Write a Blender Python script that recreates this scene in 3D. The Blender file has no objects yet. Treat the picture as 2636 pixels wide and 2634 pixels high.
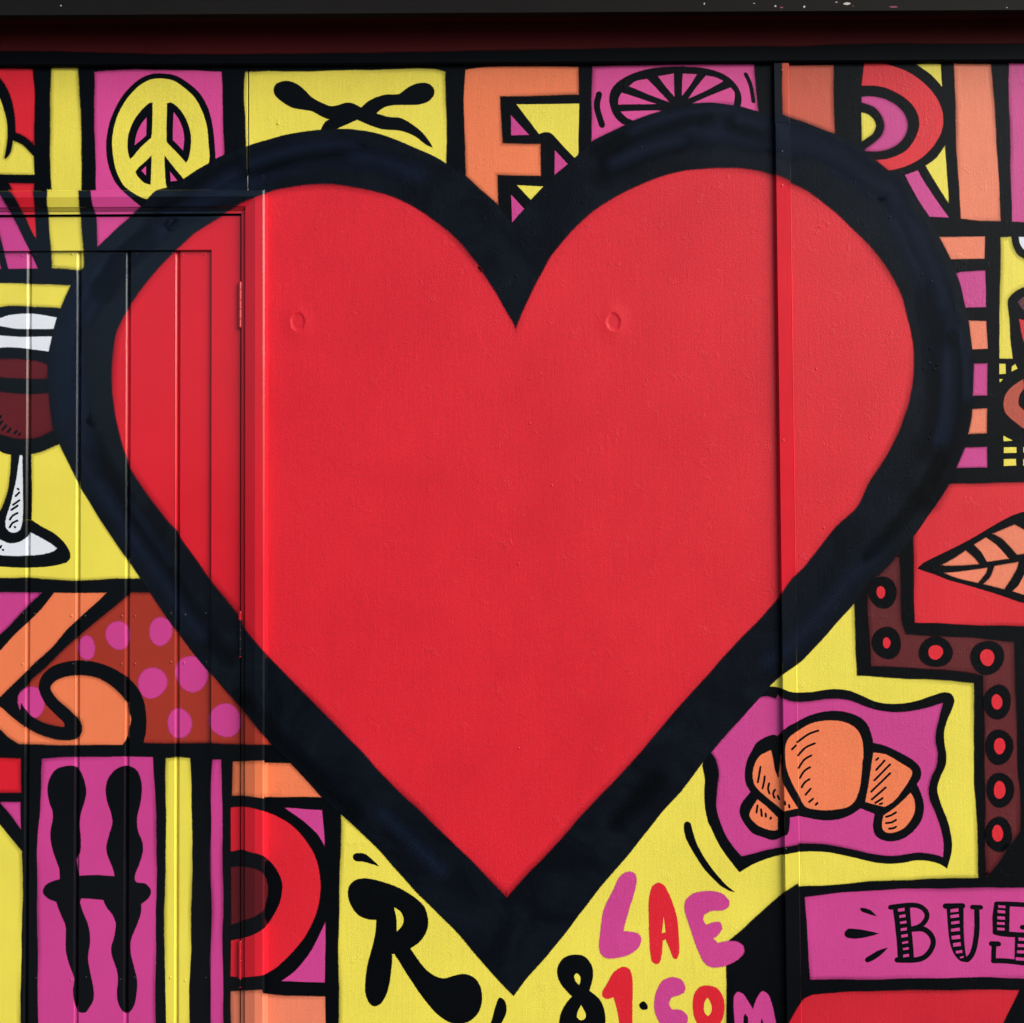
import bpy, bmesh, math, random
from mathutils import Vector, Matrix
from mathutils.geometry import delaunay_2d_cdt

random.seed(7)
scene = bpy.context.scene
COL = scene.collection

# ------------------------------------------------------------------ camera
NW, NH = 2636.0, 2634.0
HFOV = math.radians(46.0)
FPX = (NW / 2) / math.tan(HFOV / 2)
PITCH = math.radians(1.5)
ROLL = math.radians(0.30)
CAM = Vector((0.0, -2.503, 1.40))
FW = Vector((0, math.cos(PITCH), math.sin(PITCH)))
R0 = Vector((1, 0, 0))
U0 = Vector((0, -math.sin(PITCH), math.cos(PITCH)))
RT = R0 * math.cos(ROLL) - U0 * math.sin(ROLL)
UP = R0 * math.sin(ROLL) + U0 * math.cos(ROLL)

cam_data = bpy.data.cameras.new("camera")
cam_data.sensor_fit = 'HORIZONTAL'
cam_data.sensor_width = 36.0
cam_data.lens = 18.0 / math.tan(HFOV / 2)
cam_data.clip_start = 0.05
cam_data.clip_end = 2000.0
cam = bpy.data.objects.new("camera", cam_data)
COL.objects.link(cam)
cam.matrix_world = Matrix(((RT.x, UP.x, -FW.x, CAM.x),
                           (RT.y, UP.y, -FW.y, CAM.y),
                           (RT.z, UP.z, -FW.z, CAM.z),
                           (0, 0, 0, 1)))
scene.camera = cam

# ------------------------------------------------------------------ sky, sun, exposure
SUN_AZ = math.radians(58.0)      # to the right of the wall's normal
SUN_EL = math.radians(30.0)
world = bpy.data.worlds.new("World")
scene.world = world
world.use_nodes = True
wn = world.node_tree
wn.nodes.clear()
w_out = wn.nodes.new("ShaderNodeOutputWorld")
w_bg = wn.nodes.new("ShaderNodeBackground")
w_sky = wn.nodes.new("ShaderNodeTexSky")
w_sky.sky_type = 'NISHITA'
w_sky.sun_disc = False
w_sky.sun_elevation = SUN_EL
w_sky.sun_rotation = math.pi - SUN_AZ
w_sky.dust_density = 5.0
w_sky.air_density = 1.0
w_sky.ozone_density = 1.0
w_bg.inputs["Strength"].default_value = 0.075
wn.links.new(w_sky.outputs[0], w_bg.inputs["Color"])
wn.links.new(w_bg.outputs[0], w_out.inputs["Surface"])

sun_data = bpy.data.lights.new("sun", 'SUN')
sun_data.energy = 1.65
sun_data.angle = math.radians(55.0)
sun_data.color = (1.0, 0.96, 0.90)
sun = bpy.data.objects.new("sun", sun_data)
COL.objects.link(sun)
sdir = Vector((math.sin(SUN_AZ) * math.cos(SUN_EL), -math.cos(SUN_AZ) * math.cos(SUN_EL), math.sin(SUN_EL)))
sun.rotation_euler = (-sdir).to_track_quat('-Z', 'Y').to_euler()
sun.location = sdir * 12

vs = scene.view_settings
vs.view_transform = 'Standard'
vs.look = 'None'
vs.exposure = 0.9
vs.gamma = 1.0
vs.use_curve_mapping = False
scene.cycles.transparent_max_bounces = 16
scene.cycles.max_bounces = 4
scene.cycles.diffuse_bounces = 3
scene.cycles.glossy_bounces = 2

# ------------------------------------------------------------------ pixel <-> world
def ray(x, y):
    return FW + RT * ((x - NW / 2) / FPX) + UP * ((NH / 2 - y) / FPX)

def pt(x, y, d=0.0):
    r = ray(x, y)
    return CAM + r * ((d - CAM.y) / r.y)

def topx(p):
    v = p - CAM
    z = v.dot(FW)
    return (NW / 2 + FPX * v.dot(RT) / z, NH / 2 - FPX * v.dot(UP) / z)

TILES = {'A': (0, 0), 'B': (600, 0), 'C': (1200, 0), 'D': (1936, 0), 'E': (0, 600), 'F': (0, 1300),
         'G': (0, 1934), 'H': (600, 1934), 'I': (1300, 1934), 'J': (1936, 1934), 'K': (1936, 1300),
         'L': (1936, 600)}
def parse(s):
    """'B:10,20c 30,40' -> [(x, y, is_corner)] in photograph pixels"""
    out = []
    ox, oy, sc = 0, 0, 1.0
    for tok in s.split():
        if ':' in tok:
            k, tok = tok.split(':')
            if k == 'W':
                ox, oy, sc = 0, 0, 2636 / 1932
            elif k == 'N':
                ox, oy, sc = 0, 0, 1.0
            elif k == 'M':
                ox, oy, sc = 1700, 100, 400 / 1931
            else:
                ox, oy = TILES[k]
                sc = 700 / 1931
            if not tok:
                continue
        c = tok.endswith('c')
        x, y = tok.rstrip('c').split(',')
        out.append((ox + float(x) * sc, oy + float(y) * sc, c))
    return out

# ------------------------------------------------------------------ materials
def lin(c):
    c /= 255.0
    return c / 12.92 if c <= 0.04045 else ((c + 0.055) / 1.055) ** 2.4

PAINT = {   # paint colours, sRGB 0-255
    'red': (205, 28, 47), 'red_deep': (190, 26, 46), 'yellow': (222, 213, 82), 'magenta': (190, 62, 140),
    'pink': (204, 70, 146), 'orange': (226, 122, 82), 'coral': (222, 126, 98), 'salmon': (190, 84, 66),
    'brick': (152, 50, 38), 'maroon': (86, 17, 27), 'white': (214, 224, 238), 'plum': (74, 22, 44),
    'black': (3, 5, 9), 'navy_black': (7, 12, 21), 'navy_stroke': (20, 30, 50), 'rust': (168, 72, 58), 'soffit': (66, 16, 19), 'fascia': (22, 22, 23),
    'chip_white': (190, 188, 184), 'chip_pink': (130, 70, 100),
}
MATS = {}
def paint(color, finish='board', soft=False, amount=1.0):
    key = (color, finish, soft, amount)
    if key in MATS:
        return MATS[key]
    m = bpy.data.materials.new("paint_%s_%s%s" % (color, finish, "_spray" if soft else ""))
    m.use_nodes = True
    nt = m.node_tree
    N, L = nt.nodes, nt.links
    b = N["Principled BSDF"]
    geo = N.new("ShaderNodeNewGeometry")
    if color in ('black', 'navy_black', 'navy_stroke'):
        b.inputs['Specular Tint'].default_value = (0.72, 0.86, 1.0, 1.0)
    rgb = tuple(lin(v) for v in PAINT[color]) + (1,)
    # slow mottling of the coat + vertical roller / grain streaks
    n1 = N.new("ShaderNodeTexNoise"); n1.inputs["Scale"].default_value = 4.5; n1.inputs["Detail"].default_value = 3
    n1.inputs["Roughness"].default_value = 0.6
    L.new(geo.outputs["Position"], n1.inputs["Vector"])
    mp = N.new("ShaderNodeMapping"); mp.inputs["Scale"].default_value = (240, 240, 12)
    L.new(geo.outputs["Position"], mp.inputs["Vector"])
    n2 = N.new("ShaderNodeTexNoise"); n2.inputs["Scale"].default_value = 1.0; n2.inputs["Detail"].default_value = 2
    L.new(mp.outputs[0], n2.inputs["Vector"])
    n3 = N.new("ShaderNodeTexNoise"); n3.inputs["Scale"].default_value = 560; n3.inputs["Detail"].default_value = 1
    L.new(geo.outputs["Position"], n3.inputs["Vector"])
    def math_(op, a, bb, clamp=False):
        q = N.new("ShaderNodeMath"); q.operation = op; q.use_clamp = clamp
        for i, v in enumerate((a, bb)):
            if isinstance(v, (int, float)):
                q.inputs[i].default_value = v
            else:
                L.new(v, q.inputs[i])
        return q.outputs[0]
    dark = color in ('black', 'navy_black', 'navy_stroke')
    amp = {'board': (0.26, 0.16, 0.50), 'trim': (0.24, 0.15, 0.2), 'door': (0.24, 0.06, 0.08), 'matte': (0.5, 0.1, 0.1)}[finish]
    if color == 'navy_black':
        amp = (3.2, 0.2, 0.2)
    elif dark:
        amp = (0.7, 0.2, 0.2)
    v = math_('MULTIPLY', math_('SUBTRACT', n1.outputs["Fac"], 0.5), amp[0])
    v = math_('ADD', v, math_('MULTIPLY', math_('SUBTRACT', n2.outputs["Fac"], 0.5), amp[1]))
    v = math_('ADD', v, math_('MULTIPLY', math_('SUBTRACT', n3.outputs["Fac"], 0.5), amp[2]))
    v = math_('ADD', v, 1.0)
    if color == 'navy_black':        # brushed-on second coat, patchy
        n1.inputs["Scale"].default_value = 7.0
        n1.inputs["Distortion"].default_value = 1.2
        n1.inputs["Roughness"].default_value = 0.65
        q = N.new("ShaderNodeMapRange")
        q.inputs["From Min"].default_value = 0.38; q.inputs["From Max"].default_value = 0.66
        q.inputs["To Min"].default_value = 0.7; q.inputs["To Max"].default_value = 1.5
        L.new(n1.outputs["Fac"], q.inputs["Value"])
        v = q.outputs[0]
    v = math_('MAXIMUM', v, 0.3)
    mul = N.new("ShaderNodeVectorMath"); mul.operation = 'SCALE'
    mul.inputs[0].default_value = rgb[:3]
    L.new(v, mul.inputs["Scale"])
    L.new(mul.outputs[0], b.inputs["Base Color"])
    rough = {'board': 0.42, 'door': 0.17, 'matte': 0.6, 'trim': 0.3}[finish]
    b.inputs['Specular IOR Level'].default_value = {'board': 0.10 if color in ('black', 'navy_black', 'navy_stroke') else 0.32, 'door': 0.5, 'matte': 0.08, 'trim': 0.22}[finish]
    r = math_('ADD', math_('MULTIPLY', math_('SUBTRACT', n1.outputs["Fac"], 0.5), 0.25), rough)
    L.new(r, b.inputs["Roughness"])
    # relief of the coat
    n4 = N.new("ShaderNodeTexNoise"); n4.inputs["Scale"].default_value = 26; n4.inputs["Detail"].default_value = 3
    n4.inputs["Roughness"].default_value = 0.7
    L.new(geo.outputs["Position"], n4.inputs["Vector"])
    ramp = N.new("ShaderNodeMapRange"); ramp.inputs["From Min"].default_value = 0.58; ramp.inputs["From Max"].default_value = 0.72
    L.new(n4.outputs["Fac"], ramp.inputs["Value"])
    if finish == 'board':
        h = math_('ADD', math_('MULTIPLY', n2.outputs["Fac"], 0.35), math_('MULTIPLY', n3.outputs["Fac"], 1.0))
        h = math_('ADD', h, math_('MULTIPLY', math_('MULTIPLY', ramp.outputs[0], n3.outputs["Fac"]), 1.2))
        dist = 0.0005
    else:
        h = math_('ADD', math_('MULTIPLY', n2.outputs["Fac"], 0.25), math_('MULTIPLY', n3.outputs["Fac"], 0.25))
        dist = 0.0003
    bp = N.new("ShaderNodeBump"); bp.inputs["Strength"].default_value = 1.0; bp.inputs["Distance"].default_value = dist
    L.new(h, bp.inputs["Height"])
    L.new(bp.outputs[0], b.inputs["Normal"])
    if soft:
        at = N.new("ShaderNodeAttribute"); at.attribute_name = "edge"
        ns = N.new("ShaderNodeTexNoise"); ns.inputs["Scale"].default_value = 900; ns.inputs["Detail"].default_value = 1
        L.new(geo.outputs["Position"], ns.inputs["Vector"])
        e = math_('ADD', at.outputs["Fac"], math_('MULTIPLY', math_('SUBTRACT', ns.outputs["Fac"], 0.5), 0.9))
        # no speckle well inside or outside the sprayed rim
        mr = N.new("ShaderNodeMapRange"); mr.interpolation_type = 'SMOOTHSTEP'
        mr.inputs["From Min"].default_value = 0.30; mr.inputs["From Max"].default_value = 0.70
        L.new(e, mr.inputs["Value"])
        inside = math_('GREATER_THAN', at.outputs["Fac"], 0.98)
        outside = math_('LESS_THAN', at.outputs["Fac"], 0.02)
        a = math_('MAXIMUM', mr.outputs[0], inside)
        a = math_('MULTIPLY', a, math_('SUBTRACT', 1.0, outside))
        if amount < 1.0:             # thin overspray drifting off a stroke: speckled, never solid
            a = math_('MULTIPLY', math_('MULTIPLY', at.outputs["Fac"], amount), math_('ADD', math_('MULTIPLY', ns.outputs["Fac"], 1.6), 0.2), True)
        L.new(a, b.inputs["Alpha"])
    MATS[key] = m
    return m

def simple_mat(name, rgb, rough, scale=6.0, amp=0.25):
    m = bpy.data.materials.new(name)
    m.use_nodes = True
    N, L = m.node_tree.nodes, m.node_tree.links
    b = N["Principled BSDF"]
    n = N.new("ShaderNodeTexNoise"); n.inputs["Scale"].default_value = scale; n.inputs["Detail"].default_value = 8
    geo = N.new("ShaderNodeNewGeometry"); L.new(geo.outputs["Position"], n.inputs["Vector"])
    mr = N.new("ShaderNodeMapRange"); mr.inputs["To Min"].default_value = 1 - amp; mr.inputs["To Max"].default_value = 1 + amp
    L.new(n.outputs["Fac"], mr.inputs["Value"])
    s = N.new("ShaderNodeVectorMath"); s.operation = 'SCALE'; s.inputs[0].default_value = rgb
    L.new(mr.outputs[0], s.inputs["Scale"]); L.new(s.outputs[0], b.inputs["Base Color"])
    b.inputs["Roughness"].default_value = rough
    bp = N.new("ShaderNodeBump"); bp.inputs["Strength"].default_value = 0.5; bp.inputs["Distance"].default_value = 0.003
    L.new(n.outputs["Fac"], bp.inputs["Height"]); L.new(bp.outputs[0], b.inputs["Normal"])
    return m

# ------------------------------------------------------------------ object helpers
def mesh_obj(name, verts, faces, mat, parent=None, label=None, kind=None, edge=None, smooth=False, rim=None, mist=None, idx=None):
    org = parent_world(parent)
    me = bpy.data.meshes.new(name)
    me.from_pydata([tuple(Vector(v) - org) for v in verts], [], faces)
    if edge is not None:
        a = me.attributes.new("edge", 'FLOAT', 'POINT')
        a.data.foreach_set("value", edge)
    if smooth:
        me.polygons.foreach_set("use_smooth", [True] * len(me.polygons))
    me.materials.append(mat)
    if rim is not None:
        me.materials.append(rim)
        if mist is not None:
            me.materials.append(mist)
        me.polygons.foreach_set('material_index', [2 if idx and idx[k] else (1 if min(edge[i] for i in f) < 0.97 else 0) for k, f in enumerate(faces)])
    me.update()
    o = bpy.data.objects.new(name, me)
    COL.objects.link(o)
    if parent is not None:
        o.parent = parent
    if label:
        o["label"] = label
    if kind:
        o["kind"] = kind
    return o

def parent_world(p):
    v = Vector((0, 0, 0))
    while p is not None:
        v += p.location
        p = p.parent
    return v

def thing(name, label, cat, loc, group=None):
    o = bpy.data.objects.new(name, None)
    o.empty_display_size = 0.1
    COL.objects.link(o)
    o.location = loc
    o["label"] = label
    o["category"] = cat
    o["kind"] = "thing"
    if group:
        o["group"] = group
    return o

# a surface piece that can carry paint: front-facing planar facets
class Facet:
    def __init__(self, corners):
        self.c = [Vector(p) for p in corners]
        n = (self.c[1] - self.c[0]).cross(self.c[2] - self.c[0])
        if n.length < 1e-12:
            n = (self.c[2] - self.c[0]).cross(self.c[3] - self.c[0])
        n.normalize()
        if n.y > 0:
            n = -n
        self.n = n
        self.p0 = self.c[0]
        poly = [(p.x, p.z) for p in self.c]
        ar = sum(poly[i][0] * poly[(i + 1) % len(poly)][1] - poly[(i + 1) % len(poly)][0] * poly[i][1] for i in range(len(poly)))
        if ar < 0:
            poly.reverse()
        self.poly = poly
        px = [topx(p) for p in self.c]
        self.bb = (min(p[0] for p in px) - 3, min(p[1] for p in px) - 3, max(p[0] for p in px) + 3, max(p[1] for p in px) + 3)
    def project(self, x, y):
        r = ray(x, y)
        t = (self.p0 - CAM).dot(self.n) / r.dot(self.n)
        return CAM + r * t
    def y_at(self, x, z):
        return self.p0.y - (self.n.x * (x - self.p0.x) + self.n.z * (z - self.p0.z)) / self.n.y

class Part:
    """an object that carries paint, with its facets and finish"""
    def __init__(self, obj, facets, finish, host=None):
        self.obj, self.finish = obj, finish
        self.host = host or obj
        self.facets = [f for f in facets if abs(f.n.y) > 0.15]
        self.bb = (min(f.bb[0] for f in self.facets), min(f.bb[1] for f in self.facets),
                   max(f.bb[2] for f in self.facets), max(f.bb[3] for f in self.facets))
PARTS = []

def prism(name, ring0, ring1, mat, parent, finish, label=None, front=None):
    """two matching rings of points (ends of a length of timber) -> closed mesh + paintable facets.
    front = indices i of ring edges (i, i+1) that face the street"""
    n = len(ring0)
    v = list(ring0) + list(ring1)
    f = []
    for i in range(n):
        j = (i + 1) % n
        f.append((i, j, n + j, n + i))
    f.append(tuple(range(n - 1, -1, -1)))
    f.append(tuple(range(n, 2 * n)))
    o = mesh_obj(name, v, f, mat, parent, label)
    bm = bmesh.new(); bm.from_mesh(o.data)
    bmesh.ops.recalc_face_normals(bm, faces=bm.faces)
    bm.to_mesh(o.data); bm.free()
    if front:
        fs = [Facet([ring0[i], ring0[(i + 1) % n], ring1[(i + 1) % n], ring1[i]]) for i in front]
        PARTS.append(Part(o, fs, finish))
    return o

# ------------------------------------------------------------------ ground
asphalt = simple_mat("asphalt", (0.05, 0.05, 0.052), 0.9, 60, 0.3)
paving = simple_mat("paving_concrete", (0.12, 0.115, 0.11), 0.85, 30, 0.2)
mesh_obj("ground", [(-400, -400, -0.12), (400, -400, -0.12), (400, 400, -0.12), (-400, 400, -0.12)], [(0, 1, 2, 3)], asphalt, kind="structure")
def box(x0, x1, y0, y1, z0, z1):
    v = [(x0, y0, z0), (x1, y0, z0), (x1, y1, z0), (x0, y1, z0), (x0, y0, z1), (x1, y0, z1), (x1, y1, z1), (x0, y1, z1)]
    f = [(0, 3, 2, 1), (4, 5, 6, 7), (0, 1, 5, 4), (1, 2, 6, 5), (2, 3, 7, 6), (3, 0, 4, 7)]
    return v, f
v, f = box(-12, 12, -3.2, 0.3, -0.13, 0.0)
mesh_obj("pavement", v, f, paving, kind="structure")

# ------------------------------------------------------------------ the wall boards, door, frame, roof edge
YB = 0.02                                   # back of the boards
FR_D = -0.012                               # front of the frieze board
ZF = pt(1318, 163, FR_D).z                  # bottom edge of the frieze
WALL_TOP = ZF + 0.05
ZBOT = 0.03
def X(px, d=0.0, y=1317):
    return pt(px, y, d).x
def Z(py, d=0.0, x=1318):
    return pt(x, py, d).z

def top_thing(o, label, cat, base, group=None):
    """give a single-mesh thing its origin at its base"""
    b = Vector(base)
    for vv in o.data.vertices:
        vv.co -= b
    o.location = b
    o["label"] = label
    o["category"] = cat
    o["kind"] = "thing"
    if group:
        o["group"] = group
    return o

def wall_board(x0, x1, z0, z1, label):
    ch = 0.0015
    prof = [(x0, YB), (x0, ch), (x0 + ch, 0.0), (x1 - ch, 0.0), (x1, ch), (x1, YB)]
    o = prism("wall_board", [Vector((a, b, z0)) for a, b in prof], [Vector((a, b, z1)) for a, b in prof],
              paint('black'), None, 'board', front=[1, 2, 3])
    return top_thing(o, label, "wall board", ((x0 + x1) / 2, 0, z0), "plywood boards of the mural wall")

XO = X(680, -0.02); XI = X(631, -0.012); XBV = X(656, -0.02)         # casing: outer, inner, bevel break
XSEAM = pt(638.5, 330, 0).x
XSTRIP0 = pt(2013, 1317, 0).x
DOOR_R = X(620.0); DOOR_L = DOOR_R - 0.762
XI_L = DOOR_L - (XI - DOOR_R); XO_L = DOOR_L - (XO - DOOR_R); XBV_L = DOOR_L - (XBV - DOOR_R)
ZH_O = Z(489.5, -0.02, 300); ZH_B = Z(507.5, -0.02, 300); ZH_I = Z(535, -0.012, 300)   # head casing
DOOR_T = Z(558, 0, 300)

wall_board(XSEAM + 0.001, XSTRIP0 - 0.001, ZBOT, WALL_TOP, "large plywood board carrying most of the red heart, between door and cover strip")
wall_board(XI_L - 0.02, XSEAM - 0.001, ZH_I + 0.012, WALL_TOP, "wide painted board over the door with the yellow peace sign")
wall_board(XSTRIP0 + 0.001, 2.75, ZBOT, WALL_TOP, "painted board with the leaf, the croissant and the lettering BUS")
wall_board(-2.75, XI_L - 0.022, ZBOT, WALL_TOP, "plain black board beyond the latch side of the door")

# cover strip over the joint, two lengths, not quite plumb
def strip_x(py, right):
    x = 1993.5 + (2025 - 1993.5) * (py - 152) / (2550 - 152)
    return pt(x + (38.5 if right else 0), py, -0.010).x
def cover_strip(py0, py1, dx, label):
    rings = []
    for py in (py0, py1):
        z = pt(2012, py, -0.010).z
        if py == 152:
            z = ZF - 0.002
        if py > 2600:
            z = ZBOT
        a, b = strip_x(py, False) + dx, strip_x(py, True) + dx
        c = 0.0024
        rings.append([Vector((a - 0.0026, 0.0, z)), Vector((a, -0.010 + 0.0006, z)), Vector((a + 0.0006, -0.010, z)), Vector((b - c, -0.010, z)),
                      Vector((b, -0.010 + c, z)), Vector((b, 0.0, z))])
    o = prism("cover_strip", rings[0], rings[1], paint('black', 'trim'), None, 'trim', front=[0, 1, 2, 3])
    top_thing(o, label, "cover strip", (rings[1][0].x, 0, rings[1][0].z))
    return o
STRIP_TOP = cover_strip(152, 314.6, -0.001, "short top length of wooden cover strip, orange paint on its edge")
STRIP_LOW = cover_strip(315.6, 3050, 0.0, "long wooden cover strip running down through the red heart")

# frieze board under the roof edge
FAS_D = -0.085
ZFAS = pt(1318, 32.5, FAS_D).z
ZSOF = ZFAS + 0.012
prof = [(0.0, ZF), (FR_D + 0.003, ZF), (FR_D, ZF + 0.003), (FR_D, ZSOF), (0.0, ZSOF)]
o = prism("frieze_board", [Vector((-2.8, a, b)) for a, b in prof], [Vector((2.8, a, b)) for a, b in prof], paint('black', 'matte'), None, 'matte', front=[2, 1])
top_thing(o, "long board under the roof overhang, dark maroon above a black lower band", "frieze board", (0, 0, ZF))
FRIEZE = o

roof = thing("roof_edge", "dark grey roof overhang with chipped paint above the mural", "roof", (0, 0, ZFAS))
v, f = box(-2.95, 2.95, FAS_D, FAS_D + 0.022, ZFAS, ZFAS + 0.19)
fas = mesh_obj("fascia", v, f, paint('fascia', 'matte'), roof, "dark grey fascia board with chipped paint")
PARTS.append(Part(fas, [Facet([(-2.95, FAS_D, ZFAS), (2.95, FAS_D, ZFAS), (2.95, FAS_D, ZFAS + 0.19), (-2.95, FAS_D, ZFAS + 0.19)])], 'matte'))
v, f = box(-2.95, 2.95, FAS_D + 0.0225, YB + 0.02, ZSOF + 0.0005, ZSOF + 0.02)
mesh_obj("soffit", v, f, paint('soffit', 'matte'), roof, "maroon underside board")
v, f = box(-2.97, 2.97, FAS_D - 0.02, 1.8, ZFAS + 0.1905, ZFAS + 0.22)
mesh_obj("roof_deck", v, f, simple_mat("roof_felt", (0.03, 0.03, 0.032), 0.95, 80, 0.3), roof)

# ---- door frame: jambs and mitred casing
frame = thing("doorway", "wooden surround of the plank door, red where the heart crosses it", "door frame", ((DOOR_L + DOOR_R) / 2, 0, 0))
def casing_side(xi, xb, xo, label):
    s = 1 if xo > xi else -1
    ch = 0.0038
    prof = [(xi - s * 0.0022, 0.0), (xi - s * 0.0022, -0.008), (xi, -0.0125), (xi + s * 0.001, -0.0145), (xb, -0.020), (xo - s * ch, -0.020), (xo, -0.020 + ch), (xo + s * 0.0035, 0.0)]
    def zt(x):
        return ZH_I + (x - xi) / (xo - xi) * (ZH_O - ZH_I)
    return prism("casing", [Vector((a, b, ZBOT)) for a, b in prof], [Vector((a, b, zt(a))) for a, b in prof], paint('black', 'door'), frame, 'door', label, front=[1, 2, 3, 4, 5, 6])
casing_side(XI, XBV, XO, "hinge-side casing crossing the red heart")
casing_side(XI_L, XBV_L, XO_L, None)
ch = 0.0018
def head_pt(z, y, left):
    t = (z - ZH_I) / (ZH_O - ZH_I)
    return Vector((XI_L + t * (XO_L - XI_L) if left else XI + t * (XO - XI), y, z))
prof = [(ZH_I - 0.0055, 0.0), (ZH_I - 0.0055, -0.0075), (ZH_I, -0.0125), (ZH_I + 0.001, -0.0145), (ZH_B, -0.020), (ZH_O - ch, -0.020), (ZH_O, -0.020 + ch), (ZH_O, 0.0)]
prism("casing", [head_pt(a, b, True) for a, b in prof], [head_pt(a, b, False) for a, b in prof], paint('black', 'door'), frame, 'door', "head casing over the door", front=[1, 2, 3, 4, 5])
JD = -0.006
def quad_ring(pts):
    return [Vector(p) for p in pts]
for (a, b, lab) in ((DOOR_R + 0.0026, XI + 0.006, None), (XI_L - 0.006, DOOR_L - 0.0026, None)):
    prism("jamb", quad_ring([(a, JD + 0.045, ZBOT), (a, JD, ZBOT), (b, JD, ZBOT), (b, JD + 0.045, ZBOT)]),
          quad_ring([(a, JD + 0.045, DOOR_T + 0.0034), (a, JD, DOOR_T + 0.0034), (b, JD, DOOR_T + 0.0034), (b, JD + 0.045, DOOR_T + 0.0034)]),
          paint('black', 'door'), frame, 'door', None, front=[1])
za, zb = DOOR_T + 0.0036, ZH_I + 0.008
prism("jamb", quad_ring([(XI_L - 0.006, JD + 0.045, za), (XI_L - 0.006, JD, za), (XI_L - 0.006, JD, zb), (XI_L - 0.006, JD + 0.045, zb)]),
      quad_ring([(XI + 0.006, JD + 0.045, za), (XI + 0.006, JD, za), (XI + 0.006, JD, zb), (XI + 0.006, JD + 0.045, zb)]),
      paint('black', 'door'), frame, 'door', "head jamb", front=[1])
v, f = box(XI_L - 0.01, XI + 0.01, 0.062, 0.075, ZBOT, DOOR_T + 0.05)   # what closes the opening behind the door
mesh_obj("stop_panel", v, f, paint('black', 'door'), frame)

# ---- plank door
door = thing("door", "plank door of vertical boards with a wine glass painted on it", "door", ((DOOR_L + DOOR_R) / 2, 0.02, ZBOT))
DF = 0.0            # stile / rail front
PF = 0.0065         # plank front
STILE_IN = X(544.3)
STILE_IN_L = DOOR_L + (DOOR_R - STILE_IN)
RAIL_Z = Z(645.5, 0, 300)
DBOT = ZBOT + 0.008
def vert_board(name, x0, x1, y0, yb, z0, z1, c0, c1, label=None):
    prof = [(x0, yb), (x0, y0 + c0), (x0 + c0, y0), (x1 - c1, y0), (x1, y0 + c1), (x1, yb)]
    return prism(name, [Vector((a, b, z0)) for a, b in prof], [Vector((a, b, z1)) for a, b in prof], paint('black', 'door'), door, 'door', label, front=[1, 2, 3])
vert_board("stile", STILE_IN, DOOR_R, DF, 0.044, DBOT, DOOR_T, 0.00005, 0.001, "hinge-side door stile painted red above")
vert_board("stile", DOOR_L, STILE_IN_L, DF, 0.044, DBOT, DOOR_T, 0.001, 0.00005)
prof = [(0.044, RAIL_Z), (DF + 0.0008, RAIL_Z), (DF, RAIL_Z + 0.0008), (DF, DOOR_T - 0.001), (DF + 0.001, DOOR_T), (0.044, DOOR_T)]
prism("top_rail", [Vector((STILE_IN_L + 0.00002, a, b)) for a, b in prof], [Vector((STILE_IN - 0.00002, a, b)) for a, b in prof], paint('black', 'door'), door, 'door', "top rail of the door", front=[1, 2, 3])
GROOVES = [457.5, 329.5, 202.0, 73.5, -55.0, -183.5]
gx = [X(g, PF) for g in GROOVES]
edges_x = [STILE_IN + 0.006] + gx + [STILE_IN_L - 0.006]
PLANKS = []
for i in range(len(edges_x) - 1):
    b, a = edges_x[i], edges_x[i + 1]
    c0 = 0.0046 if i < len(edges_x) - 2 else 0.0002
    c1 = 0.0058 if i > 0 else 0.0002
    g = 0.0004
    PLANKS.append(vert_board("plank", a + g, b - g, PF, 0.030, DBOT, RAIL_Z + 0.012, c0, c1))

# ------------------------------------------------------------------ boards above carry the mural; its shapes follow

# name, colour, layer, feather (px), outline, label
S = []
def sh(name, color, layer, pts, f=1.6, label=None):
    S.append(dict(name=name, color=color, layer=layer, f=f * 1.25, pts=parse(pts), label=label))
def stroke(name, color, layer, width, pts, f=1.2, label=None):
    p = parse(pts)
    S.append(dict(name=name, color=color, layer=layer, f=f, stroke=(width * 700 / 1931), pts=p, label=label))
def oval(name, color, layer, tile, cx, cy, rx, ry, f=1.6, label=None, wob=0.05):
    rnd = random.Random(int(cx * 7 + cy * 3 + rx))
    ph = [rnd.uniform(0, 6.28) for _ in range(3)]
    pts = []
    for k in range(16):
        a = 2 * math.pi * k / 16
        w = 1 + wob * (0.6 * math.sin(2 * a + ph[0]) + 0.5 * math.sin(3 * a + ph[1]))
        pts.append("%.1f,%.1f" % (cx + rx * w * math.cos(a), cy + ry * w * math.sin(a)))
    sh(name, color, layer, tile + ":" + " ".join(pts), f, label)

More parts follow.
